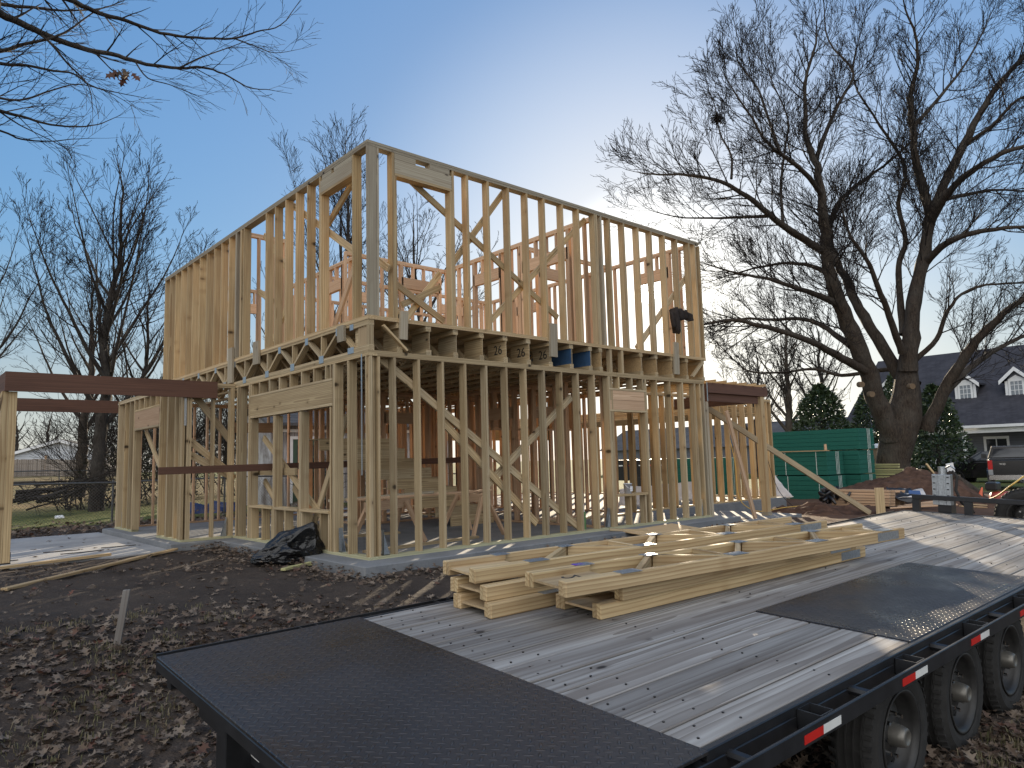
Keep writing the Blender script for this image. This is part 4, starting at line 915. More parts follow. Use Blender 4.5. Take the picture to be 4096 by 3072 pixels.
up_tree(1720, 1960, 33, 15.5, (-.6, .3), .28, 14, 3, .72, .34, 'spreading bare tree seen through the window opening of the upper floor', seed=37, sp=.5, tip=.008)
up_tree(1120, 1960, 36, 12.8, (0, .3), .24, 10, 3, .66, .3, 'bare tree seen through the studs of the upper left wall', seed=41, sp=.7, tip=.009)
up_tree(3170, 1900, 52, 14.0, (.3, 0), .42, 14, 3, .62, .22, 'bare tree above the dark roof just right of the entry porch', seed=51, tip=.013, sp=.75, bm='bark')
up_tree(3290, 1895, 58, 15.0, (1.0, 0), .42, 13, 3, .66, .24, 'bare tree standing over the green panel bundles, left of the evergreens', seed=57, tip=.013, sp=.8)
up_tree(3030, 1895, 62, 13.0, (1.0, 0), .40, 12, 3, .66, .2, 'bare tree glimpsed past the end wall of the upper floor', seed=58, tip=.014, sp=.9)
for i, (px, d, ht) in enumerate(((60, 95, 10.5), (190, 88, 9.5), (330, 100, 11), (640, 90, 11.5), (770, 84, 11), (905, 92, 12))):
    up_tree(px, 1915, d, ht, (0, 0), .45, 10, 3, .95, .2, ('round bare tree far beyond the white house, ' + ('at the very left', 'above its roof', 'right of its gable', 'seen right of the wing doorway', 'seen through the wing wall', 'behind the inner corner stud')[i]), seed=70+i, tip=.02, sp=1.1, dens=.45, group='bare trees far off')
# --- overhanging oak at upper left: trunk stands out of view to the left
TRG = random.Random(99)
tk, cr = MB(), MB(); ob = CP + CF*2.2 - CR*7.5; ob.z = -.5
trunk_top = ob + V((.2, .3, 6.4)); tk.tube([ob, ob+V((0, .1, 2)), ob+V((.1, .2, 4.4)), trunk_top], [.42, .34, .30, .22], 12, wob=.2)
def z7(x, y, d): return at(x/1.1853, y/1.1853, d)
OB = [
 ([(-500, -220, 7), (-150, -40, 7.6), (0, 62, 8), (130, 125, 8.2), (270, 185, 8.4), (420, 235, 8.6), (560, 265, 8.8), (690, 305, 9), (850, 322, 9.2), (960, 320, 9.3), (1060, 350, 9.4), (1170, 410, 9.5), (1280, 425, 9.6)], .06, .005),
 ([(-500, -320, 7), (0, -130, 7.8), (310, -10, 8.4), (450, 55, 8.7), (600, 100, 9), (760, 155, 9.2), (930, 178, 9.4), (1110, 182, 9.6), (1220, 150, 9.7), (1330, 120, 9.8), (1420, 10, 9.9)], .045, .004),
 ([(1110, 182, 9.6), (1200, 215, 9.7), (1300, 250, 9.8), (1410, 235, 9.9)], .012, .003),
 ([(850, 322, 9.2), (960, 270, 9.2), (1100, 220, 9.3), (1180, 190, 9.3)], .012, .003),
 ([(-300, 260, 7.6), (0, 242, 8), (110, 210, 8.2), (230, 185, 8.3), (330, 140, 8.5), (440, 60, 8.7), (540, 20, 8.8)], .03, .004),
 ([(-300, 230, 7.6), (0, 300, 8), (120, 310, 8.2), (250, 335, 8.4), (350, 350, 8.5), (430, 405, 8.6), (560, 440, 8.8), (690, 465, 9)], .025, .003),
 ([(190, 160, 8.3), (250, 215, 8.3), (320, 300, 8.4), (400, 380, 8.6), (430, 440, 8.6), (440, 530, 8.7)], .018, .003),
 ([(-300, 380, 7.6), (0, 465, 8), (120, 470, 8.1), (240, 430, 8.3), (370, 400, 8.5), (520, 440, 8.7), (640, 510, 8.8)], .018, .003),
 ([(-300, 440, 7.7), (0, 525, 8.2), (110, 555, 8.4), (240, 590, 8.6), (380, 600, 8.8), (480, 585, 9), (570, 545, 9.2)], .026, .003),
 ([(-300, 560, 7.8), (0, 620, 8.4), (100, 660, 8.6), (240, 670, 8.8), (340, 660, 9), (450, 655, 9.2)], .018, .003),
 ([(0, 530, 8.2), (90, 590, 8.4), (190, 640, 8.6), (340, 715, 8.9)], .012, .003),
 ([(-300, -40, 8.6), (0, 20, 9), (160, 35, 9.3), (300, 50, 9.6), (480, 40, 9.9), (640, -20, 10)], .035, .004),
 ([(640, 290, 8.9), (700, 370, 9), (800, 400, 9.1), (900, 440, 9.2), (970, 470, 9.3)], .010, .003),
]
for pts, r0, r1 in OB: limb(tk, cr, [z7(x, y, d) for x, y, d in pts], r0, r1, 2, .12, .75, .36, up=.03, start=.12, ang=.75, tip=.0022, dens=2.4)
for s in ((-500, -220, 7), (-500, -320, 7), (-300, 260, 7.6), (-300, 230, 7.6), (-300, 380, 7.6), (-300, 440, 7.7), (-300, 560, 7.8), (-300, -40, 8.6)):
    p = z7(*s); tk.tube([trunk_top-V((0, 0, .4)), trunk_top.lerp(p, .5)+V((0, 0, .5)), p], [.12, .08, .045], 6)
oak = tree_thing('oak_tree', ob, 'oak whose thin bare branches hang in from the upper left', 'tree', None, tk, cr)

# ------------------------------------------------------------------ leaves
def oak_leaf(b, p, d, nrm, L, curl, rn):
    """lobed red-oak leaf: base p, direction d, normal nrm"""
    sd = nrm.cross(d).normalized(); nrm = d.cross(sd)
    prof = [(0, .012), (.16, .012), (.20, .10), (.30, .26), (.33, .10), (.45, .13), (.56, .42), (.60, .16), (.70, .14), (.80, .30), (.83, .10), (1.0, .02)]
    def pt(t, s): return p + d*(t*L) + sd*(s*L) + nrm*(curl*L*(abs(s)*1.1 + .35*(t-.5)**2*2) + .05*L*math.sin(9*t+rn*20))
    n0 = len(b.v); k = len(prof)
    for t, s in prof:
        for q in (-s, 0, s): b.v.append(tuple(pt(t, q))); b.bc.append((t, q, 0)); b.rn.append(rn)
    for i in range(k-1):
        for j in (0, 1):
            a = n0+i*3+j; b.f.append((a, a+1, a+4, a+3)); b.m.append(0)
LR = random.Random(17)
lb = MB()
def scatter(b, x, y, L, up=.03):
    a = LR.uniform(0, 6.283); tl = LR.gauss(0, .38); d = V((math.cos(a), math.sin(a), tl*.8)).normalized(); n = V((LR.gauss(0, .38), LR.gauss(0, .38), 1)).normalized()
    oak_leaf(b, V((x, y, gz(x, y) + LR.uniform(.005, up))), d, n, L, LR.uniform(-.25, .5), LR.random())
for i in range(95000):
    x = LR.uniform(-6.5, 3.0); y = LR.uniform(-7.2, 4.3)
    dc = math.hypot(x-CP.x, y-CP.y)
    if dc < 1.2 or (x > -.36 and y > -.5): continue
    # heavy litter at left and near, sparse on bare dirt
    k = ss(.6, -1.6, y + .45*(x+4)) * 1.0
    k = max(k, .03 + .10*ss(.25, .6, noise.noise(V((x*.8, y*.8, 2)))+.2))
    if -1.3 < x < -.34 and 0 < y < 4.4: k = max(k, .25*ss(-1.3, -.4, x)*ss(.0, .3, noise.noise(V((x*2, y*2, 7)))+.25))
    if -4.4 < y and x > -3.7 and y < -7: continue
    if LR.random() < k*.40: scatter(lb, x, y, LR.uniform(.055, .125), .03)
for i in range(1500):
    x = LR.uniform(-3.6, 6); y = LR.uniform(-8.0, -6.2); scatter(lb, x, y, LR.uniform(.07, .13), .05)
for i in range(900):
    t = LR.uniform(-.3, 8.5); x = LR.uniform(-.5, 8); y = LR.uniform(-.7, -.48) - abs(LR.gauss(0, .22)); scatter(lb, x, y, LR.uniform(.06, .11), .05)
for i in range(2600):
    x = LR.uniform(-9, 9); y = 9.85 + abs(LR.gauss(0, 1.5)); scatter(lb, x, y, LR.uniform(.10, .18), .14)
for i in range(500):
    y = LR.uniform(-.4, 4.5); x = -.36 - abs(LR.gauss(0, .25)); scatter(lb, x, y, LR.uniform(.06, .11), .10)
o = lb.build('fallen_leaves', M['leaf_dry']); tag(o, 'brown fallen oak leaves littering the dirt', 'leaf litter', kind='stuff')
lb = MB()
for i in range(60):
    x = LR.uniform(-6, -1); y = LR.uniform(4.9, 9.5); a = LR.uniform(0, 6.3); oak_leaf(lb, V((x, y, -.083)), V((math.cos(a), math.sin(a), 0)), V((LR.gauss(0, .15), LR.gauss(0, .15), 1)).normalized(), LR.uniform(.07, .12), .1, LR.random())
o = lb.build('patio_leaves', M['leaf_dry']); tag(o, 'scattered dry leaves on the pale patio slab', 'leaf litter', kind='stuff')
b = MB()
for i in range(5):
    x = LR.uniform(-5, -1.6); y = LR.uniform(5.0, 7.5); a = LR.uniform(-.5, .5); p = V((x, y, -.08)); pts = [p]
    for k in range(5): a += LR.uniform(-.5, .5); pts.append(pts[-1]+V((math.cos(a), math.sin(a), 0))*LR.uniform(.06, .16))
    b.tube(pts, [.007]*6, 4)
tag(b.build('patio_twigs', M['bark_dark']), 'thin dark twigs dropped on the pale patio slab', 'twigs', kind='stuff')
# leaf cluster still hanging on the oak
b = MB(); c = z7(598, 368, 8.75)
for i in range(9):
    d = V((LR.gauss(0, .5), LR.gauss(0, .5), -1)).normalized(); oak_leaf(b, c + V((LR.gauss(0, .05), LR.gauss(0, .05), .10)) - CU*.02, (d + CR*LR.uniform(-1, 1)*.9).normalized(), (-CF+V((LR.gauss(0, .4), LR.gauss(0, .4), LR.gauss(0, .4)))).normalized(), LR.uniform(.13, .2), LR.uniform(-.3, .3), LR.choice((.15, .3, .97, .99)))
b.build('leaf_cluster', M['leaf_dry'], oak)
# grass tufts and twigs in the litter
gb = MB()
def blades(x, y, n, h, s):
    for k in range(n):
        a = LR.uniform(0, 6.283); p = V((x+LR.gauss(0, s), y+LR.gauss(0, s), 0)); p.z = gz(p.x, p.y)-.005; d = V((math.cos(a), math.sin(a), 0)); w_ = V((-d.y, d.x, 0))*.0035; hh = h*LR.uniform(.5, 1.3); ln = LR.uniform(.1, .7)*hh; rn = LR.random()
        gb.quad([p-w_, p+w_, p+d*ln*.35+V((0, 0, hh*.62))+w_*.8, p+d*ln*.35+V((0, 0, hh*.62))-w_*.8], 0, rn); gb.quad([p+d*ln*.35+V((0, 0, hh*.62))-w_*.8, p+d*ln*.35+V((0, 0, hh*.62))+w_*.8, p+d*ln+V((0, 0, hh*.8))], 0, rn)
for i in range(420):
    x = LR.uniform(-6.2, -2.2); y = LR.uniform(-6.8, -.5)
    if LR.random() < ss(.3, -.1, y + .45*(x+4)) and noise.noise(V((x*1.1, y*1.1, 4))) > -.12: blades(x, y, 22, .06, .07)
for i in range(120): blades(LR.uniform(-1, 5), LR.uniform(-8, -6.7), 26, .08, .07)
tag(gb.build('grass_tufts', M['grass']), 'thin dull grass growing through the fallen leaves', 'grass', kind='stuff')
# clods and stones on the bare dirt
b = MB()
for i in range(900):
    x = LR.uniform(-4.2, 8); y = LR.uniform(-4.3, 4.3)
    if x > -.4 and y > -.6: continue
    r = LR.uniform(.008, .03) if LR.random() < .9 else LR.uniform(.03, .07); p = V((x, y, gz(x, y)))
    b.tube([p-V((0, 0, r*.6)), p, p+V((r*.2, 0, r*.55))], [r*.8, r, r*.35], 6, cap=True)
tag(b.build('dirt_clods', plain('clod', (.075, .058, .046), .95, 0, .3, 30)), 'small dirt clods on the bare ground before the slab', 'dirt clods', kind='stuff')
# ------------------------------------------------------------------ green panel bundles, lumber, dirt pile
TRG = random.Random(123); BR = random.Random(29)
M['green'] = plain('green_panel', (.013, .105, .078), .8, 0, .12, 30, .3, .15)
M['strap'] = plain('white_strap', (.55, .62, .58), .6)
def bundle(x, y, z, h, label, strap='end', lx=1.22, ly=2.44, j=.012):
    t = thing('panel_bundle', (x+lx/2, y+ly/2, z), label, 'panel bundle', 'green wrapped panel bundles')
    b = MB(); k = 5; hh = h/k; q = 0
    for i in range(k):
        ox, oy = BR.uniform(-j, j), BR.uniform(-j, j); b.box(x+ox, y+oy, z+i*hh+.001, x+lx+ox, y+ly+oy, z+(i+1)*hh-.004)
    b.build('panels', M['green'], t, bevel=.006)
    b = MB()
    for s in (.40, .48, .56): b.box(x+lx*(s+.12), y-.018, z+.01, x+lx*(s+.12)+.03, y-.0145, z+h-.004)
    b.build('strap_stripes', M['strap'], t)
    if strap == 'band':
        b = MB()
        for s in (.35, 1.45): b.box(x-.0185, y+s, z, x-.0145, y+s+.02, z+h)
        b.build('band', M['strap'], t)
    return t
zo = -.36
bundle(18.9, 2.66, zo, .80, 'lower green bundle of the front stack, banded with twine', 'band')
bundle(18.93, 2.72, zo+.83, .78, 'upper green bundle of the front stack, with a board on top', 'band')
bundle(20.25, 2.2, zo, .80, 'lower green bundle at the right end, by the lumber stack'); bundle(20.22, 2.2, zo+.83, .80, 'middle green bundle at the right end'); bundle(20.2, 2.15, zo+1.66, .72, 'topmost green bundle, bridging above all the others', ly=3.6)
bundle(18.0, 6.2, zo, 1.5, 'green bundle farther back, glimpsed through the wing studs')
b = MB(); b.beam((18.88, 2.6, zo+1.645), (18.9, 5.2, zo+1.645), .06, .03); top('bundle_board', b, M['ypine'], 'thin pale board on the upper green bundle', 'board')
b = MB(); b.cyl((18.95, 2.75, zo+1.665), (18.95, 2.75, zo+1.86), .045, 12); top('tube_container', b, M['fir'], 'short tan tube standing on the board over the green bundles', 'tube')
zl = -.45; t = thing('lumber_stack', (24.5, 2.0, zl), 'stack of greenish treated lumber beside the great tree', 'lumber stack')
for i in range(14):
    for j in range(5):
        b = MB(); o_ = BR.uniform(-.1, .1); b.beam((22.2+.15*j, 1.6+o_, zl+.08*i+.06+ .02*(i//3)), (22.6+.15*j, 6.2+o_, zl+.08*i+.06+.02*(i//3)), .13, .06)
        if j in (0,): b.build('lumber_board', M['lime'], t)
def mound(name, c, rx, ry, h, mat, label, seed, n=60, rot=0):
    b = MB(); vs = []
    for j in range(n+1):
        for i in range(n+1):
            u, v_ = 2*i/n-1, 2*j/n-1; r = math.hypot(u, v_); x = u*rx; y = v_*ry; xx = x*math.cos(rot)-y*math.sin(rot); yy = x*math.sin(rot)+y*math.cos(rot)
            e = max(0, 1-r**1.7); z = h*e*(1+.35*noise.noise(V((x*.7+seed, y*.7, seed)))) + e**.4*(.16*noise.noise(V((x*1.7, y*1.7, seed)))+.09*noise.noise(V((x*4.5, y*4.5, seed)))+.05*noise.noise(V((x*11, y*11, seed)))) if e > 0 else -.06
            g = gz(c[0]+xx, c[1]+yy); b.v.append((c[0]+xx, c[1]+yy, g+z-.02)); b.bc.append((x, y, z)); b.rn.append(.5)
    for j in range(n):
        for i in range(n): a = j*(n+1)+i; b.f.append((a, a+1, a+n+2, a+n+1)); b.m.append(0)
    return top(name, b, mat, label, 'dirt pile', smooth=True)
M['redsoil'] = plain('red_soil', (.085, .050, .036), .95, 0, .45, 5, .15, .8)
c = at(3640, 1990, 22); mound('dirt_pile', (c.x, c.y), 2.6, 1.9, 1.02, M['redsoil'], 'mound of reddish dirt heaped at the foot of the great bare tree', 3.3, rot=rad(-42))
c = at(3810, 2000, 22.5); mound('dirt_pile', (c.x, c.y), 1.3, 1.0, .62, M['redsoil'], 'smaller spur of dirt and roots to the right of the reddish mound', 7.1, 36)
c = at(3300, 2040, 18.5); mound('dirt_pile', (c.x, c.y), 2.2, 1.0, .20, M['redsoil'], 'low heap of churned red dirt between the porch and the brace stake', 9.4, 44, rad(-42))
b = MB(); p = at(3790, 1900, 21.6)
for s, r in ((0, .16),): b.tube([p + CR*.0 - CU*.02, p+CR*.5-CU*.3, p+CR*1.0-CU*.62], [.17, .15, .12], 10, cap=True, wob=.4)
top('log', b, M['bark'], 'short cut log lying on the right flank of the dirt mound', 'log')
# planks, sheeting and a bundle near the front rail
zp = gz(15.5, 0)
t = thing('plank_pile', (16.0, -.3, zp), 'low pile of pale planks on the dirt behind the trailer rail', 'plank pile')
for i in range(6):
    for j in range(5):
        b = MB(); b.beam(at(3330+22*j, 2016-11*i, 19.6+.4*j)+V((0, 0, 0)), at(3560+20*j, 2020-11*i, 18.8+.4*j), .17, .06); b.build('plank', M['fir'], t)
for i in range(4):
    loose('loose_plank', at(3560+30*i, 2032-6*i, 17.6+.5*i), at(3830-18*i, 2018-5*i, 17.0+.7*i), .16, .03, M['fir'], ('lowest', 'second', 'third', 'topmost')[i] + ' of the loose pale planks seen under the trailer rail', 'board')
for i in range(2): loose('far_plank', at(3840+12*i, 2024-9*i, 17.5+i), at(3945, 2030-9*i, 17.5+i), .10, .03, M['ply'], ('nearer', 'farther')[i] + ' of two short planks right of the rail posts', 'board')
def sheet(name, pts, mat, label, cat, seed=1, amp=.12, sub=5):
    bm = bmesh.new(); f = bm.faces.new([bm.verts.new(p) for p in pts]); bmesh.ops.subdivide_edges(bm, edges=bm.edges[:], cuts=2**sub//3, use_grid_fill=True)
    for v in bm.verts: v.co += V((noise.noise(v.co*1.7+V((seed, 0, 0))), noise.noise(v.co*1.7+V((0, seed, 0))), noise.noise(v.co*2.2+V((0, 0, seed)))))*amp + V((0, 0, abs(noise.noise(v.co*5))*amp*.5))
    me = bpy.data.meshes.new(name); bm.to_mesh(me); bm.free(); me.materials.append(mat); me.polygons.foreach_set('use_smooth', [True]*len(me.polygons))
    o = bpy.data.objects.new(name, me); COL.objects.link(o); md = o.modifiers.new('s', 'SOLIDIFY'); md.thickness = .015; return tag(o, label, cat)
M['sheetw'] = plain('white_sheeting', (.55, .53, .52), .7, 0, .2, 3); M['sheetb'] = plain('black_sheeting', (.02, .02, .023), .35, 0, .2, 3)
def quadpx(a): return [at(x, y, d) for x, y, d in a]
sheet('white_tarp', quadpx([(3475, 1990, 19.6), (3515, 1955, 20.4), (3590, 1975, 20.2), (3640, 2000, 19.2)]), M['sheetw'], 'crumpled white sheeting lying left of the grey jack bracket', 'tarp', 2, .14)
sheet('black_tarp', quadpx([(3560, 2005, 19.2), (3545, 1960, 20.3), (3640, 1965, 20.2), (3690, 2010, 19.0)]), M['sheetb'], 'crumpled black sheeting among the white sheeting', 'tarp', 5, .2)
sheet('house_wrap', quadpx([(3625, 1990, 19.6), (3610, 1958, 20.6), (3690, 1962, 20.6), (3705, 1990, 19.6)]), M['sheetw'], 'folded white house wrap with a blue printed patch, right beside the bracket', 'tarp', 8, .10)
b = MB(); q = quadpx([(3638, 1979, 19.35), (3636, 1962, 19.5), (3680, 1963, 19.5), (3684, 1980, 19.35)]); b.prism(q, CF*.03); top('printed_roll', b, plain('blue_print', (.05, .10, .24), .6), 'blue printed wrap on the white sheeting by the bracket', 'wrap')
sheet('plastic_sheet', quadpx([(3060, 1985, 21.8), (3095, 1900, 22.2), (3120, 1935, 21.9), (3170, 1990, 21.0)]), M['sheetw'], 'white plastic sheet draped at the corner of the wing slab', 'sheet', 11, .10)
sheet('plastic_sheet', [V((9.0, 3.4, .02)), V((9.2, 3.5, .45)), V((12.5, 3.5, .5)), V((12.7, 3.3, .02))], M['sheetw'], 'pale sheet standing behind the wing studs', 'sheet', 13, .06)
t = thing('traffic_cone', at(3912, 2003, 21), 'orange traffic cone lying by the dirt mound', 'cone'); b = MB(); p = at(3912, 1995, 21); b.lathe(p-V((0, 0, .12)), (.35, -.2, 1), [(.14, 0), (.10, .02), (.02, .48), (0, .48)], 14); b.build('cone_body', plain('orange_plastic', (.60, .12, .05), .5), t)
t = thing('air_compressor', at(3975, 2000, 17), 'small red air compressor on the ground behind the trailer rail', 'compressor')
b = MB(); p = at(3965, 1990, 17); b.lathe(p, CR, [(0, 0), (.12, .02), (.15, .08), (.15, .42), (.12, .48), (0, .5)], 16); b.build('tank', plain('red_paint', (.30, .05, .03), .4), t, smooth=True); b = MB(); b.box(p.x-.05, p.y-.15, p.z+.16, p.x+.3, p.y+.1, p.z+.36); b.build('motor', M['blackp'], t, bevel=.03)
def cord(name, pts, r, mat, label):
    P = []
    for i in range(len(pts)-1):
        a, b_, c, d = pts[max(i-1, 0)], pts[i], pts[i+1], pts[min(i+2, len(pts)-1)]
        for k in range(6): s = k/6; P.append(.5*((2*b_)+(c-a)*s+(2*a-5*b_+4*c-d)*s*s+(3*b_-a-3*c+d)*s**3))
    P.append(pts[-1]); b = MB(); b.tube(P, [r]*len(P), 6); return top(name, b, mat, label, 'cord', smooth=True)
M['yellow'] = plain('yellow_hose', (.55, .36, .08), .6)
cord('air_hose', [at(4096, 1905, 14), at(4040, 1945, 14), at(3975, 1990, 14.5), at(3900, 1998, 15.5), at(3770, 1992, 16.5), at(3700, 1985, 17)], .014, M['yellow'], 'yellow air hose sagging over the compressor')
cord('extension_cord', [at(2905, 1700, 19.2), at(2940, 1850, 18.9), at(2955, 1985, 18.6), at(3000, 2035, 18.4), at(3060, 2045, 18.3), at(3140, 2030, 18.5), at(3300, 2015, 19)], .011, M['yellow'], 'yellow cord trailing from the wing wall over the dirt')
cord('extension_cord', [at(3015, 1620, 20.2), at(3060, 1800, 20.0), at(3100, 1930, 19.6), at(3135, 1990, 19.0), at(3180, 2030, 18.7)], .009, M['rubber'], 'dark cord hanging down past the porch post')
b = MB(); p = at(3330, 1990, 19.5)
for i in range(26): q = p + V((BR.gauss(0, .16), BR.gauss(0, .16), abs(BR.gauss(0, .08)))); b.tube([q, q+rvec()*.18, q+rvec()*.22], [.05, .06, .03], 6, cap=True)
top('tool_bag', b, M['blackp'], 'black heap of tools and bags at the foot of the green bundles', 'tool bag', smooth=True)
loose('mound_stick', at(3740, 1900, 22), at(3705, 1855, 22), .05, .07, M['ypine'], 'pale stick poking up out of the dirt mound', 'stick', up=tuple(CF))
b = MB(); p = at(3805, 1890, 21.8); b.beam(p, p+CU*.28+CR*-.06, .22, .03, up=tuple(CF)); top('paper_sign', b, M['white'], 'small white board leaning on the dirt mound', 'board')
# wire and scrap on the dirt near the trailer
cord('pink_twine', [V((-2.3, -3.35, gz(-2.3, -3.35)+.03)), V((-2.0, -3.2, gz(-2, -3.2)+.05)), V((-1.75, -3.0, gz(-1.75, -3)+.03)), V((-1.4, -2.75, gz(-1.4, -2.75)+.04)), V((-1.0, -2.6, gz(-1, -2.6)+.03)), V((-.7, -2.4, gz(-.7, -2.4)+.05)), V((-.5, -2.6, gz(-.5, -2.6)+.03))], .004, plain('pink_twine', (.42, .17, .15), .8), 'thin pink twine tangled on the dirt next to the trailer')
b = MB(); p = TP(1.42, .62, .03)
for i in range(40): q = p + V((BR.gauss(0, .018), BR.gauss(0, .018), abs(BR.gauss(0, .03)))); b.tube([q, q+rvec()*.03, q+rvec()*.035], [.008, .012, .006], 5, cap=True)
top('cotton_tuft', b, plain('cotton', (.6, .58, .56), .9), 'white tuft of fluff beside the left pile of trusses', 'fluff', smooth=True)

# ------------------------------------------------------------------ left yard: fences, white house, brush, cut branches, tarp
def chain_fence(y0, x0, x1, h, label, post=3.0, slope=0, d=.085):
    t = thing('chain_link_fence', ((x0+x1)/2, y0, gz((x0+x1)/2, y0)), label, 'fence')
    b = MB(); zt = lambda x: gz(x, y0, False)+h + slope*(x-x0)
    b.tube([V((x0+(x1-x0)*i/12, y0, zt(x0+(x1-x0)*i/12)+.02*math.sin(i*2.1))) for i in range(13)], [.024]*13, 6); b.build('top_rail', M['galvdark'], t)
    x = x0
    while x <= x1+.01:
        b = MB(); b.cyl((x, y0+.03, gz(x, y0, False)-.2), (x, y0+.03, zt(x)+.05), .028, 8); b.build('post', M['galvdark'], t); x += post
    b = MB(); x = x0
    n = int((x1-x0)/d)
    for i in range(-12, n):
        for sg in (1, -1):
            xa = x0 + i*d; hh = h-.08; run = hh
            a = V((xa if sg > 0 else xa+run, y0, gz(xa, y0, False)+.04)); c = V((xa+run if sg > 0 else xa, y0, a.z+hh))
            if min(a.x, c.x) < x0 or max(a.x, c.x) > x1: continue
            b.tube([a, c], [.0028, .0028], 3)
    b.build('mesh', M['galvdark'], t); return t
M['galvdark'] = plain('dull_galvanised', (.10, .105, .11), .5, .5, .3, 20)
chain_fence(13.6, -9, 12.6, 1.08, 'dull chain link fence running behind the patio and the house frame')
chain_fence(27.5, -14, 10, 1.25, 'farther chain link fence crossing the sunny yard before the board fence')
M['oldwood'] = wood('old_fence_wood', (.20, .17, .145), (.25, .215, .185), (.12, .10, .085), knots=.2)
t = thing('board_fence', at(250, 1905, 74), 'tall grey-brown board fence across the yard in front of the white house', 'fence')
b = MB(); A, B = at(-420, 1915, 74), at(560, 1908, 80); n = 110
for i in range(n):
    p = A.lerp(B, i/n); q = A.lerp(B, (i+.93)/n); p.z = q.z = gz(p.x, p.y, False)-.1; d = q-p; b.cell(p, (0, 0, 1.95+BR.uniform(-.04, .04)), d, V((-d.y, d.x, 0)).normalized()*.02)
b.build('pickets', M['oldwood'], t)
b = MB(); o_ = V((CF.x, CF.y, 0)).normalized()*.05
for h in (.5, 1.5): b.beam(A+o_+V((0, 0, gz(A.x, A.y, False)-A.z+h)), B+o_+V((0, 0, gz(B.x, B.y, False)-B.z+h)), .04, .09)
b.build('rail', M['oldwood'], t)
def siding(name, ca, cb, pitch=.2, axis_=2, rough=.6):
    m = NT(name); g = m.n('ShaderNodeTexCoord').outputs['Object']; s = m.sep(g); f = m.math('FRACT', m.math('DIVIDE', m.math('ADD', s[axis_], 100.), pitch))
    nz = m.noise(g, 3, 4); c = m.mix(nz, ca, cb); c = m.mix(m.math('LESS_THAN', f, .1), c, tuple(q*.45 for q in ca)); return m.out(c, rough, m.bump(f, .6, .03))
M['wsiding'] = siding('white_siding', (.52, .56, .62), (.60, .63, .67))
M['gsiding'] = siding('grey_siding', (.115, .125, .15), (.14, .15, .175), .18)
def shingles(name, ca, cb):
    m = NT(name); g = m.n('ShaderNodeTexCoord').outputs['Object']; br = m.n('ShaderNodeTexBrick'); s = m.sep(g)
    m.l(m.comb(m.math('ADD', s[0], s[1]), m.math('MULTIPLY', s[2], 1.6), 0.), br.inputs['Vector']); br.inputs['Scale'].default_value = 1.0; br.inputs['Brick Width'].default_value = .35; br.inputs['Row Height'].default_value = .16; br.inputs['Mortar Size'].default_value = .012
    br.inputs['Color1'].default_value = (*ca, 1); br.inputs['Color2'].default_value = (*cb, 1); br.inputs['Mortar'].default_value = (*[q*.5 for q in ca], 1)
    nz = m.noise(g, 1.2, 5); c = m.mix(m.maprange(nz, .4, .7, 0, .5), br.outputs['Color'], tuple(q*1.5 for q in cb)); return m.out(c, .9)
M['shingle'] = shingles('dark_shingles', (.026, .026, .034), (.042, .041, .050)); M['shingle2'] = shingles('grey_shingles', (.06, .06, .065), (.09, .088, .09))
# white house: gable end toward us
R0 = V((CR.x, CR.y, 0)).normalized(); F0 = V((CF.x, CF.y, 0)).normalized()
hc = at(235, 1889, 86); hc.z = gz(hc.x, hc.y, False)
t = thing('white_house', hc, 'single storey white sided house with a low gable beyond the board fence', 'house')
rr = (R0*.94+F0*.34).normalized(); ff = V((-rr.y, rr.x, 0))
def HP(a, b_, z): return hc + rr*a + ff*b_ + V((0, 0, z))
b = MB(); b.prism([HP(-5.2, 0, -1), HP(5.2, 0, -1), HP(5.2, 0, 2.55), HP(0, 0, 4.15), HP(-5.2, 0, 2.55)], ff*12); b.build('wall', M['wsiding'], t)
b = MB()
for s in (-1, 1): b.prism([HP(0, -.5, 4.25), HP(s*5.9, -.5, 2.42), HP(s*5.9, -.5, 2.56), HP(0, -.5, 4.42)], ff*13)
b.build('roof', M['shingle2'], t)
b = MB()
for s in (-1, 1): b.prism([HP(0, -.54, 4.02), HP(s*5.95, -.54, 2.18), HP(s*5.95, -.54, 2.50), HP(0, -.54, 4.36)], ff*.035)
b.build('barge_board', M['white'], t)
b = MB(); b.box(0, 0, 0, .01, .01, .01); b = MB(); b.prism([HP(1.6, -.05, 2.0), HP(1.95, -.05, 2.0), HP(1.95, -.05, 2.35), HP(1.6, -.05, 2.35)], ff*-.25); b.build('gable_light', M['grey'], t)
b = MB(); b.prism([HP(-1.5, -.03, .6), HP(-1.25, -.03, .6), HP(-1.25, -.03, 2.5), HP(-1.5, -.03, 2.5)], ff*-.1); b.build('vent_pipe', M['fir'], t)
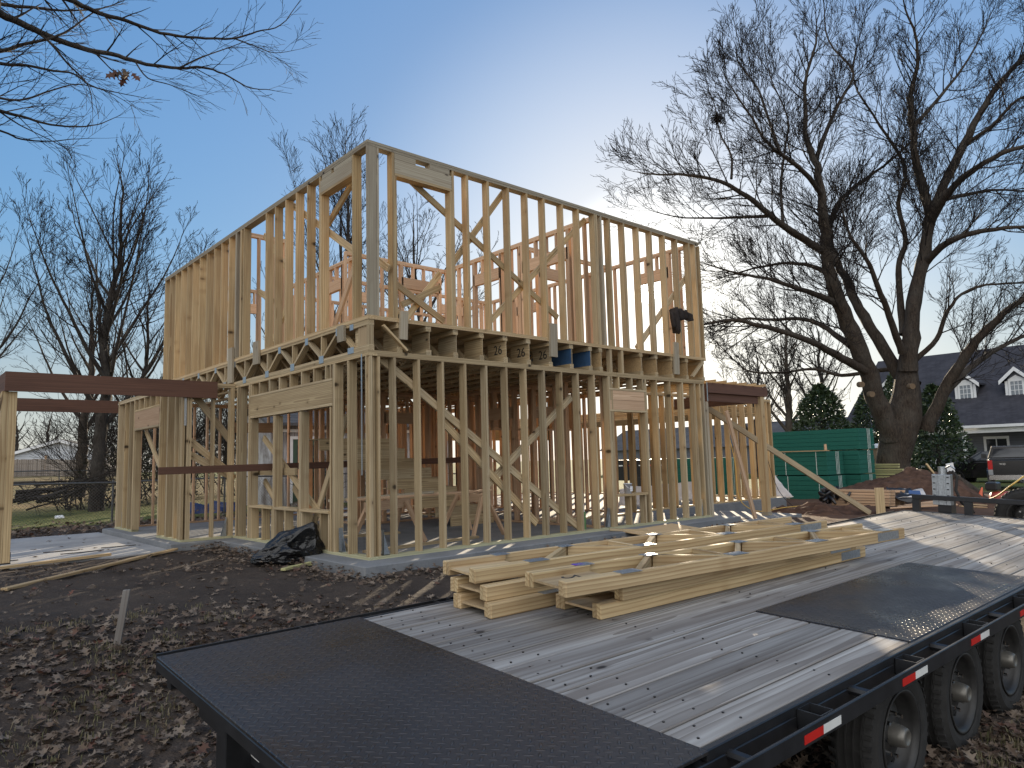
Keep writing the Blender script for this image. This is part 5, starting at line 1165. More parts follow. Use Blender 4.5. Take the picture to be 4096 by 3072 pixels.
# dense brush behind the fence and evergreen foliage
def foliage(b, c, r, n, size, shape=None, rng=BR):
    for i in range(n):
        q = rvec(); k = rng.random()**.45; p = V((c[0]+q.x*r[0]*k, c[1]+q.y*r[1]*k, c[2]+q.z*r[2]*k))
        if shape and not shape(p): continue
        d = (q*.7 + rvec()).normalized(); s = d.orthogonal().normalized(); a = rng.uniform(0, 6.28); s = (s*math.cos(a)+d.cross(s)*math.sin(a)); L = size*rng.uniform(.6, 1.3); rn = rng.random()
        b.quad([p, p+d*L*.5+s*L*.24, p+d*L, p+d*L*.5-s*L*.24], 0, rn)
M['drygreen'] = leaf('dull_foliage', (.022, .026, .016), (.055, .05, .03), .7)
def shrub(c, r, n, size, label, mat='drygreen', stems=14, group='brush along the back fence', name='shrub', cat='shrub'):
    c = V(c); t = thing(name, (c.x, c.y, gz(c.x, c.y)), label, cat, group); b = MB()
    for i in range(9): q = rvec(); foliage(b, (c.x+q.x*r[0]*.6, c.y+q.y*r[1]*.6, c.z+q.z*r[2]*.55), (r[0]*.5, r[1]*.5, r[2]*.5), n//9, size)
    b.build('foliage', M[mat], t); b = MB()
    for i in range(stems):
        p = V((c.x+BR.gauss(0, r[0]*.35), c.y+BR.gauss(0, r[1]*.35), gz(c.x, c.y)-.1)); grow(b, p, V((BR.gauss(0, .35), BR.gauss(0, .35), 1)), r[2]*1.5, .025, 2, .05, .6, 1.0, .2, .007)
    b.build('stem', M['bark_dark'], t)
for i, (px, d, r, n, lb_) in enumerate((( 505, 26.5, (1.5, 1.2, 2.1), 1500, 'dark leafy brush against the fence behind the open wing doorway'), (600, 30, (2.0, 1.4, 2.6), 1800, 'tall dark brush beyond the wing doorway'), (780, 31, (2.2, 1.4, 2.5), 1500, 'tangled dark brush beyond the wing wall studs'), (330, 24.6, (.9, .7, .75), 300, 'low thin brush between the two dark trunks'), (960, 34, (2.4, 1.5, 2.6), 1500, 'dark brush beyond the inner corner of the wing'))):
    c = at(px, 1900, d); shrub((c.x, c.y, gz(c.x, c.y)+r[2]*.7), r, n, .13, lb_)
c = at(1278, 1960, 22.8); shrub((c.x, c.y, .75), (.55, .5, .9), 900, .09, 'leafy green vine bush beside the shed, seen through the window openings', 'leaf_green', 8)
c = at(1490, 1960, 23.2); shrub((c.x, c.y, .7), (.4, .4, .8), 500, .09, 'small green bush by the shed, seen behind the corner studs', 'leaf_green', 6)
# pile of cut branches beside the tall tree
TRG = random.Random(55); b = MB()
for i in range(15):
    p = at(395+BR.uniform(-25, 30), 1900+BR.uniform(-20, 60), 22.3+BR.uniform(-.5, .5)); q = at(40+BR.uniform(-40, 150), 2050-BR.uniform(0, 130), 21.2+BR.uniform(-.8, .8)); m_ = p.lerp(q, .5)+V((0, 0, BR.uniform(-.25, .05)))
    limb(b, b, [q, q.lerp(m_, .6), m_, p], BR.choice((.07, .04, .03, .03)), .012, 2, .45, .9, .6, up=.0, start=.1, tip=.006, dens=1.2)
top('branch_pile', b, M['bark_dark'], 'pile of dark cut branches leaning against the tall tree by the patio', 'branch pile', smooth=True)
sheet('blue_tarp', [V((2.0, 14.4, -.2)), V((2.2, 15.0, .12)), V((3.9, 15.1, .10)), V((4.2, 14.3, -.2))], plain('blue_tarp', (.012, .025, .09), .5), 'dark blue tarp heaped on the grass behind the fence', 'tarp', 3, .28)
b = MB(); p = at(218, 2075, 20.6); b.prism([p, p+V((.25, .02, 0)), p+V((.22, .1, .06)), p+V((.02, .1, .05))], (0, 0, .03)); top('litter_scrap', b, M['white'], 'scrap of white litter on the grass by the fence', 'litter')
# old shed with green door
M['batten'] = None
def batten():
    m = NT('whitewashed_boards'); g = m.n('ShaderNodeTexCoord').outputs['Object']; s = m.sep(g)
    f = m.math('FRACT', m.math('DIVIDE', m.math('ADD', s[0], 100.), .26)); nz = m.noise(m.comb(m.math('MULTIPLY', s[0], 9.), s[1], m.math('MULTIPLY', s[2], .7)), 1.5, 4, .7)
    c = m.mix(m.maprange(nz, .35, .6), (.13, .11, .10), (.42, .42, .43)); c = m.mix(m.math('LESS_THAN', f, .06), c, (.05, .045, .04)); return m.out(c, .85, m.bump(f, .4, .02))
M['batten'] = batten()
t = thing('old_shed', (10, 17, 0), 'weathered whitewashed board shed with a green door, seen through the house frame', 'shed')
b = MB(); b.prism([(5.0, 15, -.3), (12.5, 15, -.3), (12.5, 15, 2.75), (5.0, 15, 2.75)], (0, 2.8, 0)); b.prism([(5.0, 15.0, 2.751), (5.0, 17.8, 2.751), (5.0, 16.4, 3.35)], (7.5, 0, 0)); b.build('wall', M['batten'], t)
b = MB(); b.prism([(4.7, 14.6, 2.60), (4.7, 14.6, 2.70), (4.7, 16.4, 3.47), (4.7, 16.4, 3.37)], (8.1, 0, 0)); b.prism([(4.7, 18.2, 2.60), (4.7, 18.2, 2.70), (4.7, 16.4, 3.471), (4.7, 16.4, 3.371)], (8.1, 0, 0)); b.build('roof', M['shingle2'], t)
b = MB(); b.box(5.75, 14.94, .05, 6.65, 14.998, 2.15); dr = b.build('door', plain('green_door', (.045, .085, .055), .5), t)
b = MB(); b.box(5.9, 14.925, 1.0, 6.5, 14.938, 1.95); b.build('door_pane', M['glass'], dr)
b = MB()
for x in (5.64, 6.66): b.box(x, 14.93, .0, x+.1, 14.997, 2.26)
b.box(5.741, 14.93, 2.16, 6.659, 14.997, 2.26); b.build('door_frame', M['white'], t)
b = MB(); b.box(9.0, 14.94, .9, 9.9, 14.998, 2.1); wn = b.build('window', M['glass'], t); b = MB()
for q in ((8.92, .82, 8.998, 2.18), (9.902, .82, 9.98, 2.18), (8.999, 2.102, 9.9, 2.18), (8.999, .82, 9.9, .898), (8.999, 1.48, 9.9, 1.52)): b.box(q[0], 14.92, q[1], q[2], 14.996, q[3])
b.build('window_frame', M['white'], wn)
b = MB(); b.box(4.98, 14.96, 1.98, 14.5, 14.994, 2.10) if False else b.box(5.05, 14.96, 2.4, 12.45, 14.996, 2.5); b.build('trim', M['white'], t)

# ------------------------------------------------------------------ right side: street, house, vehicles, toilet, evergreens
def strip(name, x0, x1, y0, y1, col, dz):
    m = plain(name+'_mat', col, .9, 0, .15, 2); b = MB(); n = 40
    for i in range(n):
        a, c = y0+(y1-y0)*i/n, y0+(y1-y0)*(i+1)/n
        b.quad([(x0, a, -.98+dz), (x1, a, -.98+dz), (x1, c, -.98+dz), (x0, c, -.98+dz)])
    o = b.build(name, m); o['kind'] = 'structure'
strip('street', 41.5, 48, -60, 90, (.13, .13, .135), .05); strip('pavement', 38.5, 40.2, -60, 90, (.32, .31, .30), .13)
# grey house across the street, facing -x
HX, HYC = 54.5, 8
t = thing('grey_house', (HX, HYC, -.9), 'grey house with a dark shingle roof, white dormers and a columned porch across the street', 'house')
y0, y1, zg, ze = -14, 17.5, -.9, 2.75
b = MB(); b.box(HX+2.4, y0, zg, HX+12, y1, ze+.2); b.prism([(HX+2.4, y1-.01, ze), (HX+12, y1-.01, ze), (HX+8.6, y1-.01, ze+5.4)], (0, -.2, 0)); b.build('wall', M['gsiding'], t)
b = MB(); b.prism([(HX-.3, y0-.4, ze-.02), (HX-.3, y0-.4, ze+.12), (HX+8.6, y0-.4, ze+6.55), (HX+8.6, y0-.4, ze+6.38)], (0, y1-y0+.8, 0)); b.prism([(HX+17.5, y0-.4, ze-.02), (HX+17.5, y0-.4, ze+.12), (HX+8.6, y0-.4, ze+6.551), (HX+8.6, y0-.4, ze+6.381)], (0, y1-y0+.8, 0)); b.build('roof', M['shingle'], t)
b = MB(); b.box(HX-.42, y0-.4, ze-.10, HX-.3, y1+.4, ze+.10); b.build('gutter', M['white'], t)
b = MB(); b.box(HX-.1, y0, ze-.46, HX+.15, y1, ze-.11); fa = b.build('fascia', M['white'], t)
stencil('1916', (HX-.105, 16.6-1.8, ze-.29), .26, ((0, -1, 0), (0, 0, 1)), fa, M['ink'])
b = MB(); b.box(HX-.1, y0, zg, HX+2.39, y1, zg+.45); b.build('porch_floor', M['grey'], t)
for yy in (13.4, 9.0, 4.6, .2, -4.2, -8.6):
    b = MB(); b.box(HX-.08, yy-.13, zg+.45, HX+.14, yy+.13, ze-.46); b.box(HX-.13, yy-.19, ze-.72, HX+.19, yy+.19, ze-.6); b.box(HX-.13, yy-.19, zg+.451, HX+.19, yy+.19, zg+.6); b.build('column', M['white'], t)
b = MB()
for (a, c) in ((9.2, 13.2), (4.8, 8.8), (.4, 4.4), (-4, 0)):
    if a == 9.2: a, c = 10.9, 13.2
    b.box(HX-.02, a, zg+1.25, HX+.06, c, zg+1.33); b.box(HX-.02, a, zg+.6, HX+.06, c, zg+.66); q = a
    while q < c: b.box(HX, q, zg+.661, HX+.04, q+.05, zg+1.249); q += .16
b.build('railing', M['white'], t)
b = MB(); b.box(HX+2.33, 11.6, zg+.46, HX+2.395, 12.6, zg+2.6); b.build('door', M['blackp'], t)
b = MB()
for a in (11.45, 12.61): b.box(HX+2.30, a, zg+.46, HX+2.39, a+.14, zg+2.75)
b.box(HX+2.30, 11.591, zg+2.61, HX+2.39, 12.609, zg+2.75); b.build('door_frame', M['white'], t)
for yy in (7.0, 3.0, -1.5, -6):
    b = MB(); b.box(HX+2.33, yy, zg+.9, HX+2.395, yy+1.3, zg+2.75); o = b.build('window', M['glass'], t); b = MB()
    for q in ((yy-.16, zg+.75, yy-.001, zg+2.95), (yy+1.301, zg+.75, yy+1.46, zg+2.95), (yy, zg+2.751, yy+1.3, zg+2.95), (yy, zg+.75, yy+1.3, zg+.899), (yy, zg+1.8, yy+1.3, zg+1.86), (yy+.62, zg+1.861, yy+.68, zg+2.75)): b.box(HX+2.29, q[0], q[1], HX+2.392, q[2], q[3])
    b.build('window_frame', M['white'], o)
b = MB(); b.box(HX+2.2, 9.9, zg+1.7, HX+2.39, 10.15, zg+2.15); b.build('wall_lantern', M['blackp'], t)
def dormer(yc, zb):
    xf = HX + 2.7; z0 = zb; z1 = zb+1.75
    b = MB(); b.prism([(xf, yc-.62, z0), (xf, yc+.62, z0), (xf, yc+.62, z1), (xf, yc, z1+.78), (xf, yc-.62, z1)], (3.6, 0, 0)); d = b.build('dormer', M['gsiding'], t)
    b = MB()
    for s in (-1, 1): b.prism([(xf-.3, yc, z1+.82), (xf-.3, yc+s*1.0, z1-.12), (xf-.3, yc+s*1.0, z1+.02), (xf-.3, yc, z1+.98)], (3.9, 0, 0))
    b.build('dormer_roof', M['shingle'], d)
    b = MB()
    for s in (-1, 1):
        b.prism([(xf-.34, yc, z1+.66), (xf-.34, yc+s*1.02, z1-.30), (xf-.34, yc+s*1.02, z1+.0), (xf-.34, yc, z1+.96)], (.035, 0, 0)); b.box(xf-.03, yc+s*.62-.09, z0-.1, xf-.002, yc+s*.62+.09, z1-.05)
    b.prism([(xf-.05, yc-.5, z1-.1), (xf-.05, yc+.5, z1-.1), (xf-.05, yc+.5, z1+.06), (xf-.05, yc, z1+.36), (xf-.05, yc-.5, z1+.06)], (.047, 0, 0))
    for q in ((-.5, .22, -.36, 1.65), (.36, .22, .5, 1.65), (-.359, .22, .359, .36)): b.box(xf-.06, yc+q[0], z0+q[1], xf-.003, yc+q[2], z0+q[3])
    for k in (-.12, .12): b.box(xf-.045, yc+k-.018, z0+.361, xf-.021, yc+k+.018, z0+1.64)
    for k in (.62, 1.0, 1.38): b.box(xf-.047, yc-.358, z0+k-.018, xf-.0205, yc+.358, z0+k+.018)
    b.build('dormer_trim', M['white'], d)
    b = MB(); b.box(xf-.02, yc-.36, z0+.36, xf-.004, yc+.36, z0+1.65); b.build('dormer_pane', plain('pale_glass', (.20, .23, .26), .15), d)
dormer(9.45, 4.35); dormer(6.15, 4.35); dormer(2.85, 4.35); dormer(-.45, 4.35); dormer(14.9, 4.35)
t = thing('far_house', at(3070, 1810, 75), 'low house with a dark grey roof seen behind the studs of the wing', 'house')
p = at(3160, 1825, 70); b = MB(); b.box(p.x, p.y-4, -1.2, p.x+9, p.y+24, 2.1); b.build('wall', M['gsiding'], t); b = MB(); b.prism([(p.x-.6, p.y-4.6, 2.05), (p.x+9.6, p.y-4.6, 2.05), (p.x+4.5, p.y-4.6, 4.6)], (0, 29, 0)); b.build('roof', M['shingle2'], t)
# vehicles
M['carblack'] = plain('black_car_paint', (.008, .008, .010), .16, 0, .1, 2, .6); M['carwhite'] = plain('white_car_paint', (.70, .72, .75), .22, 0, .03, 2, .6)
M['lamp'] = plain('clear_lamp', (.35, .36, .38), .1, .2)
def vehicle(name, base, fwd, label, cat, paint, kind):
    """pickup or suv: x forward, y left, z up; built as a lofted body of cross sections"""
    t = thing(name, base, label, cat, 'vehicles at the street'); base = V(base); f = V((fwd[0], fwd[1], 0)).normalized(); l = V((-f.y, f.x, 0))
    def P(x, y, z): return base + f*x + l*y + V((0, 0, z))
    def loft(secs, nm, mat, smooth=True):
        b = MB(); n = len(secs[0][1]); s0 = len(b.v)
        for x, sec in secs:
            for y, z in sec: b.v.append(tuple(P(x, y, z))); b.bc.append((x, y, z)); b.rn.append(.5)
        for i in range(len(secs)-1):
            for j in range(n): k = (j+1) % n; b.f.append((i*n+j, i*n+k, (i+1)*n+k, (i+1)*n+j)); b.m.append(0)
        b.f.append(tuple(range(n))); b.f.append(tuple((len(secs)-1)*n+j for j in reversed(range(n)))); b.m += [0, 0]
        bm = bmesh.new(); me = bpy.data.meshes.new('q'); o = b.build(nm, mat, t); bm.from_mesh(o.data); bmesh.ops.recalc_face_normals(bm, faces=bm.faces[:]); bm.to_mesh(o.data); bm.free(); md = o.modifiers.new('bevel', 'BEVEL'); md.width = .035; md.segments = 2; md.limit_method = 'ANGLE'; return o
    def sec(zb, zt, w, wt=None, zm=None):
        wt = wt or w; zm = zm or (zb+zt)/2
        return [(-w*.96, zb), (-w, zm), (-wt, zt), (wt, zt), (w, zm), (w*.96, zb)]
    L = 2.95; W = 1.0
    if kind == 'pickup':
        loft([(-L, sec(.62, 1.32, W*.97)), (-L+.12, sec(.5, 1.36, W)), (.9, sec(.42, 1.36, W)), (1.0, sec(.42, 1.36, W)), (1.25, sec(.42, 1.32, W, W*.93)), (2.4, sec(.45, 1.24, W, W*.9)), (L-.05, sec(.5, 1.10, W*.93, W*.84)), (L, sec(.55, 1.0, W*.88, W*.8))], 'body', paint)
        loft([(-.95, sec(1.34, 1.36, W*.96)), (-.80, sec(1.34, 1.92, W*.96, W*.78, 1.45)), (.35, sec(1.34, 1.96, W*.96, W*.78, 1.45)), (1.35, sec(1.30, 1.33, W*.94))], 'cab', paint)
        for s in (-1, 1):
            b = MB(); b.prism([P(-.62, s*.93, 1.42), P(-.60, s*.80, 1.86), P(.28, s*.80, 1.90), P(.98, s*.92, 1.42)], l*s*.03); b.build('side_window', M['glass'], t)
        b = MB(); b.prism([P(.46, -.70, 1.90), P(.46, .70, 1.90), P(1.26, .84, 1.38), P(1.26, -.84, 1.38)], f*.05+V((0, 0, .03))); b.build('windscreen', M['glass'], t)
        b = MB(); b.prism([P(-.86, -.70, 1.84), P(-.86, .70, 1.84), P(-.95, .84, 1.44), P(-.95, -.84, 1.44)], f*-.03); b.build('rear_window', M['glass'], t)
        b = MB(); b.prism([P(-L+.12, -.9, 1.362), P(-L+.12, .9, 1.362), P(-1.0, .9, 1.362), P(-1.0, -.9, 1.362)], (0, 0, .03)); b.build('bed_cover', M['grey'] if 'front' in label else M['blackp'], t)
        b = MB(); b.prism([P(-L-.02, -.80, .74), P(-L-.02, .80, .74), P(-L-.02, .80, 1.33), P(-L-.02, -.80, 1.33)], f*.03); b.prism([P(-L-.035, -.70, .82), P(-L-.035, .70, .82), P(-L-.035, .70, 1.18), P(-L-.035, -.70, 1.18)], f*.014); tg = b.build('tailgate', paint, t)
        if 'tail' in label: stencil('9000', P(-L-.037, .45, 1.17), .11, (-l, V((0, 0, 1))), tg, M['chrome'])
        for s in (-1, 1):
            b = MB(); b.prism([P(-L-.03, s*.81, .95), P(-L-.03, s*.98, .95), P(-L-.03, s*.98, 1.34), P(-L-.03, s*.81, 1.34)], f*.12); b.build('tail_light', plain('tail_lamp', (.50, .012, .012), .15), t)
            b = MB(); b.prism([P(-L-.032, s*.81, .72), P(-L-.032, s*.98, .72), P(-L-.032, s*.98, .94), P(-L-.032, s*.81, .94)], f*.1); b.build('reverse_lamp', M['lamp'], t)
            b = MB(); b.prism([P(L-.10, s*.62, .82), P(L-.10, s*.93, .82), P(L-.10, s*.90, 1.08), P(L-.10, s*.62, 1.04)], f*.08); b.build('headlight', M['lamp'], t)
            b = MB(); b.prism([P(.75, s*1.0, 1.38), P(.75, s*1.22, 1.40), P(.75, s*1.22, 1.62), P(.75, s*1.0, 1.58)], f*.12); b.build('mirror', M['blackp'], t)
        b = MB(); b.prism([P(-L-.12, -.97, .50), P(-L-.12, .97, .50), P(-L-.12, .97, .70), P(-L-.12, -.97, .70)], f*.14); b.build('rear_bumper', M['chrome'] if 'tail' in label else M['blackp'], t)
        b = MB(); b.prism([P(L+.01, -.6, .62), P(L+.01, .6, .62), P(L+.01, .6, 1.02), P(L+.01, -.6, 1.02)], f*.03); b.build('grille', M['blackp'], t)
    else:
        loft([(-L*.85, sec(.55, 1.15, W*.95)), (-L*.8, sec(.45, 1.2, W)), (1.0, sec(.42, 1.18, W)), (2.2, sec(.45, 1.08, W, W*.9)), (L*.86, sec(.5, .98, W*.92, W*.84)), (L*.9, sec(.55, .88, W*.88, W*.8))], 'body', paint)
        loft([(-L*.83, sec(1.14, 1.2, W*.95)), (-L*.72, sec(1.14, 1.82, W*.95, W*.76, 1.25)), (.1, sec(1.14, 1.86, W*.95, W*.76, 1.25)), (1.2, sec(1.1, 1.19, W*.93))], 'cab', paint)
        for s in (-1, 1):
            for a, c in ((-2.0, -1.05), (-.95, -.05), (.02, .85)): 
                b = MB(); b.prism([P(a, s*.915, 1.26), P(a+.03, s*.785, 1.74), P(min(c, .25)-.02, s*.785, 1.76), P(c, s*.905, 1.26)], l*s*.03); b.build('side_window', M['glass'], t)
        b = MB(); b.prism([P(.22, -.68, 1.78), P(.22, .68, 1.78), P(1.12, .82, 1.24), P(1.12, -.82, 1.24)], f*.05+V((0, 0, .03))); b.build('windscreen', M['glass'], t)
        for s in (-1, 1):
            b = MB(); b.prism([P(L*.84, s*.6, .75), P(L*.84, s*.9, .75), P(L*.82, s*.9, .95), P(L*.82, s*.6, .95)], f*.08); b.build('headlight', M['lamp'], t)
            b = MB(); b.prism([P(.8, s*1.0, 1.2), P(.8, s*1.18, 1.22), P(.8, s*1.18, 1.38), P(.8, s*1.0, 1.36)], f*.1); b.build('mirror', paint, t)
    for x in (-1.75, 1.8):
        for s in (-1, 1):
            c = P(x, s*.88, .40); a = l*s; b = MB(); b.lathe(c, a, [(.24, -.12), (.38, -.12), (.40, -.09), (.40, .09), (.37, .12), (.25, .125), (.24, .1)], 28); w_ = b.build('tyre', M['rubber'], t)
            b = MB(); b.lathe(c, a, [(.25, .11), (.23, .09), (.20, .02), (.10, .06), (.05, .09), (0, .09)], 20)
            for k in range(6):
                e = 2*math.pi*k/6; d = f*math.cos(e)+V((0, 0, 1))*math.sin(e); b.beam(c+a*.07+d*.05, c+a*.085+d*.23, .06, .03, up=tuple(a))
            b.build('rim', M['galvdark'], w_)
            b = MB(); n = 18; arc = []
            for k in range(n+1): e = math.pi*k/n; arc.append((math.cos(e), math.sin(e)))
            for k in range(n):
                q = [c-a*.05 + f*(arc[k][0]*.43) + V((0, 0, arc[k][1]*.43)), c-a*.05 + f*(arc[k+1][0]*.43) + V((0, 0, arc[k+1][1]*.43)), c-a*.05 + f*(arc[k+1][0]*.51) + V((0, 0, arc[k+1][1]*.50)), c-a*.05 + f*(arc[k][0]*.51) + V((0, 0, arc[k][1]*.50))]; b.prism(q, a*.21)
            b.build('wheel_arch', M['blackp'], t)
    return t
zs_ = -.93
p = at(3985, 1900, 41.5); vehicle('pickup_truck', (p.x, p.y, zs_), (.10, 1), 'black pickup truck seen side on with its front pointing left, before the grey house', 'pickup', M['carblack'], 'pickup')
p = at(4068, 1930, 30.5); q = V((p.x, p.y, 0))+V((.93, .25, 0)).normalized()*2.95; vehicle('pickup_truck', (q.x, q.y, -.66), (.93, .25), 'black pickup truck seen from its tail with a red tail light, at the right edge', 'pickup', M['carblack'], 'pickup')
p = at(3455, 1900, 46); vehicle('suv', (p.x, p.y, -.95), (.25, -1), 'white car partly hidden between the green bundles and the toilet cabin', 'car', M['carwhite'], 'suv')
# dump trailer glimpsed through the wing studs
p = V((24.0, 12.2, -.5)); t = thing('dump_trailer', p, 'black dump trailer with reflector tape glimpsed through the lower wall studs', 'trailer')
b = MB(); b.box(p.x, p.y, p.z+.55, p.x+2, p.y+4.2, p.z+1.6); b.build('body', M['blackp'], t, bevel=.03)
b = MB()
for k in range(6): b.box(p.x-.012, p.y+.3+.65*k, p.z+1.28, p.x-.002, p.y+.55+.65*k, p.z+1.34, k % 2)
b.build('reflector_tape', [M['red'], M['tapewhite']], t)
for k in (1.6, 2.5):
    b = MB(); b.cyl((p.x-.15, p.y+k, p.z+.36), (p.x+.08, p.y+k, p.z+.36), .36, 20); b.build('wheel', M['rubber'], t)
# portable toilet
p = at(3585, 1880, 40); p.z = -.72
t = thing('toilet_cabin', p, 'tan portable toilet cabin with a white roof and small sign, half behind the great tree', 'portable toilet')
ux = V((R0.x, R0.y, 0)); uy = V((-ux.y, ux.x, 0)); ux = (ux*.94+uy*.34).normalized(); uy = V((-ux.y, ux.x, 0)); M['tan'] = plain('tan_plastic', (.34, .235, .15), .5, 0, .06)
b = MB(); b.prism([p-ux*.58, p+ux*.58, p+ux*.58+V((0, 0, 2.1)), p-ux*.58+V((0, 0, 2.1))], uy*1.16); b.build('body', M['tan'], t, bevel=.03)
b = MB(); b.prism([p-ux*.42-uy*.03+V((0, 0, .12)), p+ux*.42-uy*.03+V((0, 0, .12)), p+ux*.42-uy*.03+V((0, 0, 1.8)), p+ux*.2-uy*.03+V((0, 0, 2.0)), p-ux*.2-uy*.03+V((0, 0, 2.0)), p-ux*.42-uy*.03+V((0, 0, 1.8))], uy*.029); d = b.build('door', M['tan'], t, bevel=.01)
b = MB(); b.prism([p-ux*.67-uy*.1+V((0, 0, 2.1)), p+ux*.67-uy*.1+V((0, 0, 2.1)), p+ux*.60-uy*.1+V((0, 0, 2.22)), p+ux*.0-uy*.1+V((0, 0, 2.36)), p-ux*.60-uy*.1+V((0, 0, 2.22))], uy*1.36); b.build('roof', M['white'], t)
b = MB(); b.prism([p-ux*.12-uy*.04+V((0, 0, 1.32)), p+ux*.50-uy*.04+V((0, 0, 1.32)), p+ux*.50-uy*.04+V((0, 0, 1.60)), p-ux*.12-uy*.04+V((0, 0, 1.60))], uy*.009); sg = b.build('sign', M['white'], d)
stencil('ABI', p+ux*.18-uy*.0415+V((0, 0, 1.49)), .17, (ux, V((0, 0, 1))), sg, M['ink'], shear=.2); stencil('RENTALS', p+ux*.19-uy*.0415+V((0, 0, 1.37)), .07, (ux, V((0, 0, 1))), sg, M['ink'])
# evergreens (dark glossy broadleaf trees)
def evergreen(px, py, d, rw, ht, label, n=5200, size=.24):
    base = at(px, py, d); base.z = -.7; t = thing('evergreen_tree', base, label, 'tree', 'dark evergreens by the street'); b = MB()
    for i in range(n):
        h = BR.random()**1.15; a = BR.uniform(0, 6.283); w_ = rw*(1-h)**.62*(1+.30*noise.noise(V((math.cos(a)*1.4+px, math.sin(a)*1.4, h*4))))*(.75+.25*min(1, h*8)); k = BR.random()**.35
        p = base + V((math.cos(a)*w_*k, math.sin(a)*w_*k, ht*h+.25)); d_ = (V((math.cos(a), math.sin(a), .35))+rvec()*.9).normalized(); s = d_.orthogonal().normalized(); g = BR.uniform(0, 6.28); s = s*math.cos(g)+d_.cross(s)*math.sin(g); L = size*BR.uniform(.6, 1.3)
        b.quad([p, p+d_*L*.5+s*L*.24, p+d_*L, p+d_*L*.5-s*L*.24], 0, BR.random())
    b.build('crown', M['leaf_green'], t); b = MB(); b.tube([base-V((0, 0, .3)), base+V((0, 0, ht*.85))], [.16, .03], 8); b.build('trunk', M['bark_dark'], t)
evergreen(3300, 1890, 40, 2.7, 5.4, 'broad dark evergreen directly above the green panel bundles', 7500); evergreen(3520, 1890, 43, 2.5, 5.6, 'dark evergreen between the great tree and the first evergreen', 6000)
evergreen(3760, 1890, 44, 2.3, 5.6, 'dark evergreen right of the great trunk, before the porch of the grey house', 6500); evergreen(3610, 1890, 49, 2.2, 7.0, 'tallest evergreen, half hidden behind the great trunk', 4500)
t = thing('picket_fence', at(3770, 1880, 40), 'low dark picket fence under the evergreen by the street', 'fence'); b = MB(); A, B = at(3725, 1885, 40.5), at(3840, 1885, 41.5)
for i in range(30): p = A.lerp(B, i/30); b.box(p.x-.03, p.y-.05, -.95, p.x+.01, p.y+.05, -.28)
b.build('pickets', M['oldwood'], t)

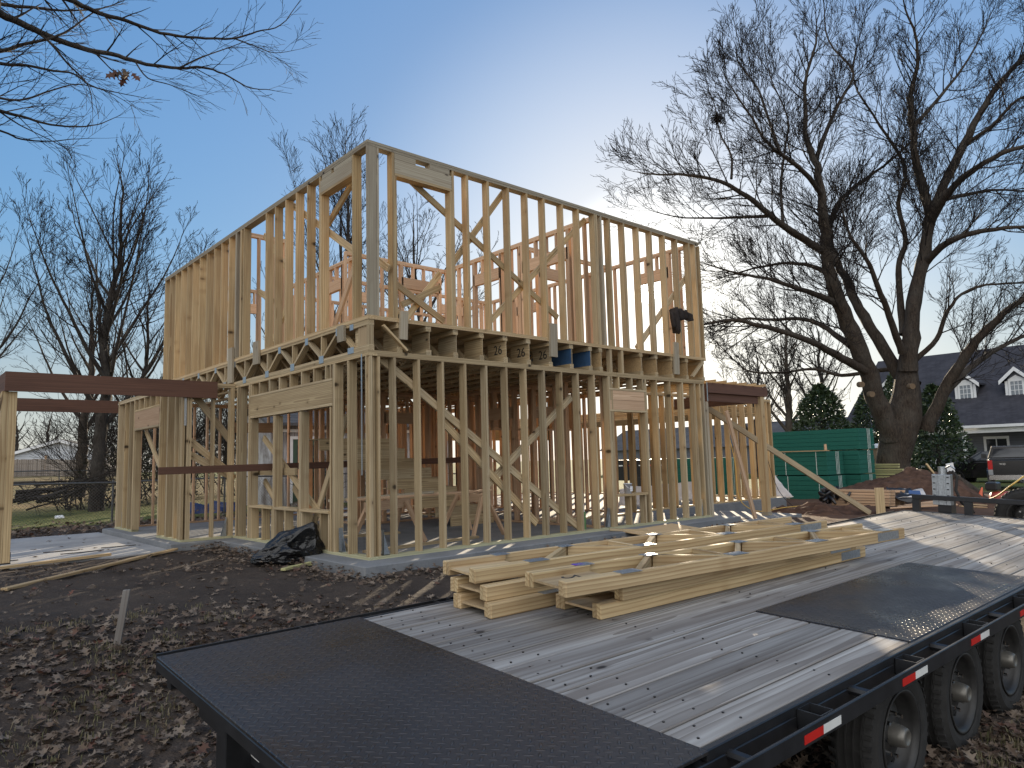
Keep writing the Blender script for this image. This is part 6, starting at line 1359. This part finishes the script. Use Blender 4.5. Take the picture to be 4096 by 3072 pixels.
# ------------------------------------------------------------------ worker on the upper floor, kneeling with his back to us
def worker():
    base = V((3.05, 4.05, F1+.0215)); fw = V((.45, .9, 0)).normalized(); rt = V((fw.y, -fw.x, 0))
    def W_(a, b_, z): return base + rt*a + fw*b_ + V((0, 0, z))
    t = thing('person', base, 'kneeling person in a blue jacket and tan cap on the upper floor, back turned', 'person')
    def skin(name, chains, mat, sub=2):
        vs, es, rs = [], [], []
        for ch in chains:
            prev = None
            for q in ch:
                if isinstance(q, int): prev = q; continue
                p, r = q; vs.append(p-base); rs.append(r); k = len(vs)-1
                if prev is not None: es.append((prev, k))
                prev = k
        me = bpy.data.meshes.new(name); me.from_pydata([tuple(v) for v in vs], es, []); o = bpy.data.objects.new(name, me); COL.objects.link(o); o.parent = t; ORG[o.name] = base
        o.modifiers.new('skin', 'SKIN'); me.skin_vertices[0].data[0].use_root = True
        for i, r in enumerate(rs): me.skin_vertices[0].data[i].radius = (r, r)
        md = o.modifiers.new('sub', 'SUBSURF'); md.levels = sub; md.render_levels = sub; me.materials.append(mat); return o
    M['skin'] = plain('skin', (.42, .24, .17), .5, 0, .05); M['bluej'] = plain('blue_jacket', (.012, .03, .16), .8, 0, .15, 20); M['jean'] = plain('work_trousers', (.05, .055, .08), .9, 0, .2, 20)
    body = skin('body', [[(W_(0, 0, .42), .13), (W_(0, .04, .58), .13), (W_(0, .12, .78), .145), (W_(0, .17, .90), .085), (W_(0, .20, .97), .058), (W_(0, .23, 1.03), .075), (W_(0, .24, 1.11), .095), (W_(0, .235, 1.17), .065)],
        [3, (W_(.17, .16, .88), .07), (W_(.25, .28, .64), .05), (W_(.18, .52, .52), .042), (W_(.16, .60, .50), .036), (W_(.155, .66, .49), .03), (W_(.155, .72, .475), .012)], [3, (W_(-.17, .16, .88), .07), (W_(-.26, .24, .62), .05), (W_(-.20, .46, .46), .042), (W_(-.18, .54, .43), .036), (W_(-.175, .60, .42), .03), (W_(-.175, .66, .405), .012)],
        [0, (W_(.10, .03, .38), .105), (W_(.16, .36, .14), .075), (W_(.15, .02, .08), .055), (W_(.15, -.16, .07), .045), (W_(.15, -.22, .06), .04)], [0, (W_(-.10, .03, .38), .105), (W_(-.17, .42, .42), .078), (W_(-.17, .36, .12), .055), (W_(-.17, .37, .05), .045), (W_(-.17, .50, .045), .04)]], M['skin'])
    skin('jacket', [[(W_(0, -.01, .42), .165), (W_(0, .04, .58), .165), (W_(0, .12, .77), .18), (W_(0, .165, .885), .11), (W_(0, .18, .93), .085)], [3, (W_(.19, .16, .87), .095), (W_(.27, .28, .64), .072), (W_(.19, .50, .53), .06)], [3, (W_(-.19, .16, .87), .095), (W_(-.28, .24, .62), .072), (W_(-.21, .44, .47), .06)]], M['bluej'])
    skin('trousers', [[(W_(0, 0, .38), .15), (W_(.11, .03, .37), .125), (W_(.16, .36, .13), .092), (W_(.15, -.12, .075), .07)], [0, (W_(-.11, .03, .37), .125), (W_(-.17, .43, .42), .095), (W_(-.17, .365, .09), .07)]], M['jean'])
    b = MB(); c = W_(0, .235, 1.12); b.lathe(c, (0, 0, 1), [(.108, 0), (.112, .03), (.10, .085), (.06, .125), (0, .135)], 16); b.prism([c+fw*.09+rt*.085, c+fw*.20+rt*.05, c+fw*.20-rt*.05, c+fw*.09-rt*.085], (0, 0, .014)); b.build('cap', plain('tan_cap', (.30, .22, .12), .9), t, smooth=True)
    b = MB(); b.lathe(W_(0, .225, 1.05), (0, 0, 1), [(.085, -.03), (.098, .02), (.102, .07)], 16); b.build('hair', plain('dark_hair', (.015, .012, .01), .7), t, smooth=True)
    b = MB()
    for s in (-1, 1):
        for k in range(5):
            w0 = W_(.155*(1 if s > 0 else -1.12)+.018*(k-2), .70 if s > 0 else .64, .48 if s > 0 else .41); L = (.05, .075, .08, .072, .055)[k]; b.tube([w0, w0+fw*L*.6, w0+fw*L-V((0, 0, L*.35))], [.010, .009, .006], 6, cap=True)
    b.build('fingers', M['skin'], t, smooth=True)
    b = MB(); hd = W_(0, .24, 1.09)
    b.tube([hd+fw*.085, hd+fw*.118-V((0, 0, .015)), hd+fw*.105-V((0, 0, .03))], [.012, .014, .01], 6, cap=True); b.build('nose', M['skin'], t, smooth=True)
    b = MB()
    for s in (-1, 1): b.tube([hd+rt*s*.092+V((0, 0, .02)), hd+rt*s*.104-fw*.01, hd+rt*s*.094-V((0, 0, .03))], [.012, .016, .01], 6, cap=True)
    b.build('ear', M['skin'], t, smooth=True)
worker()
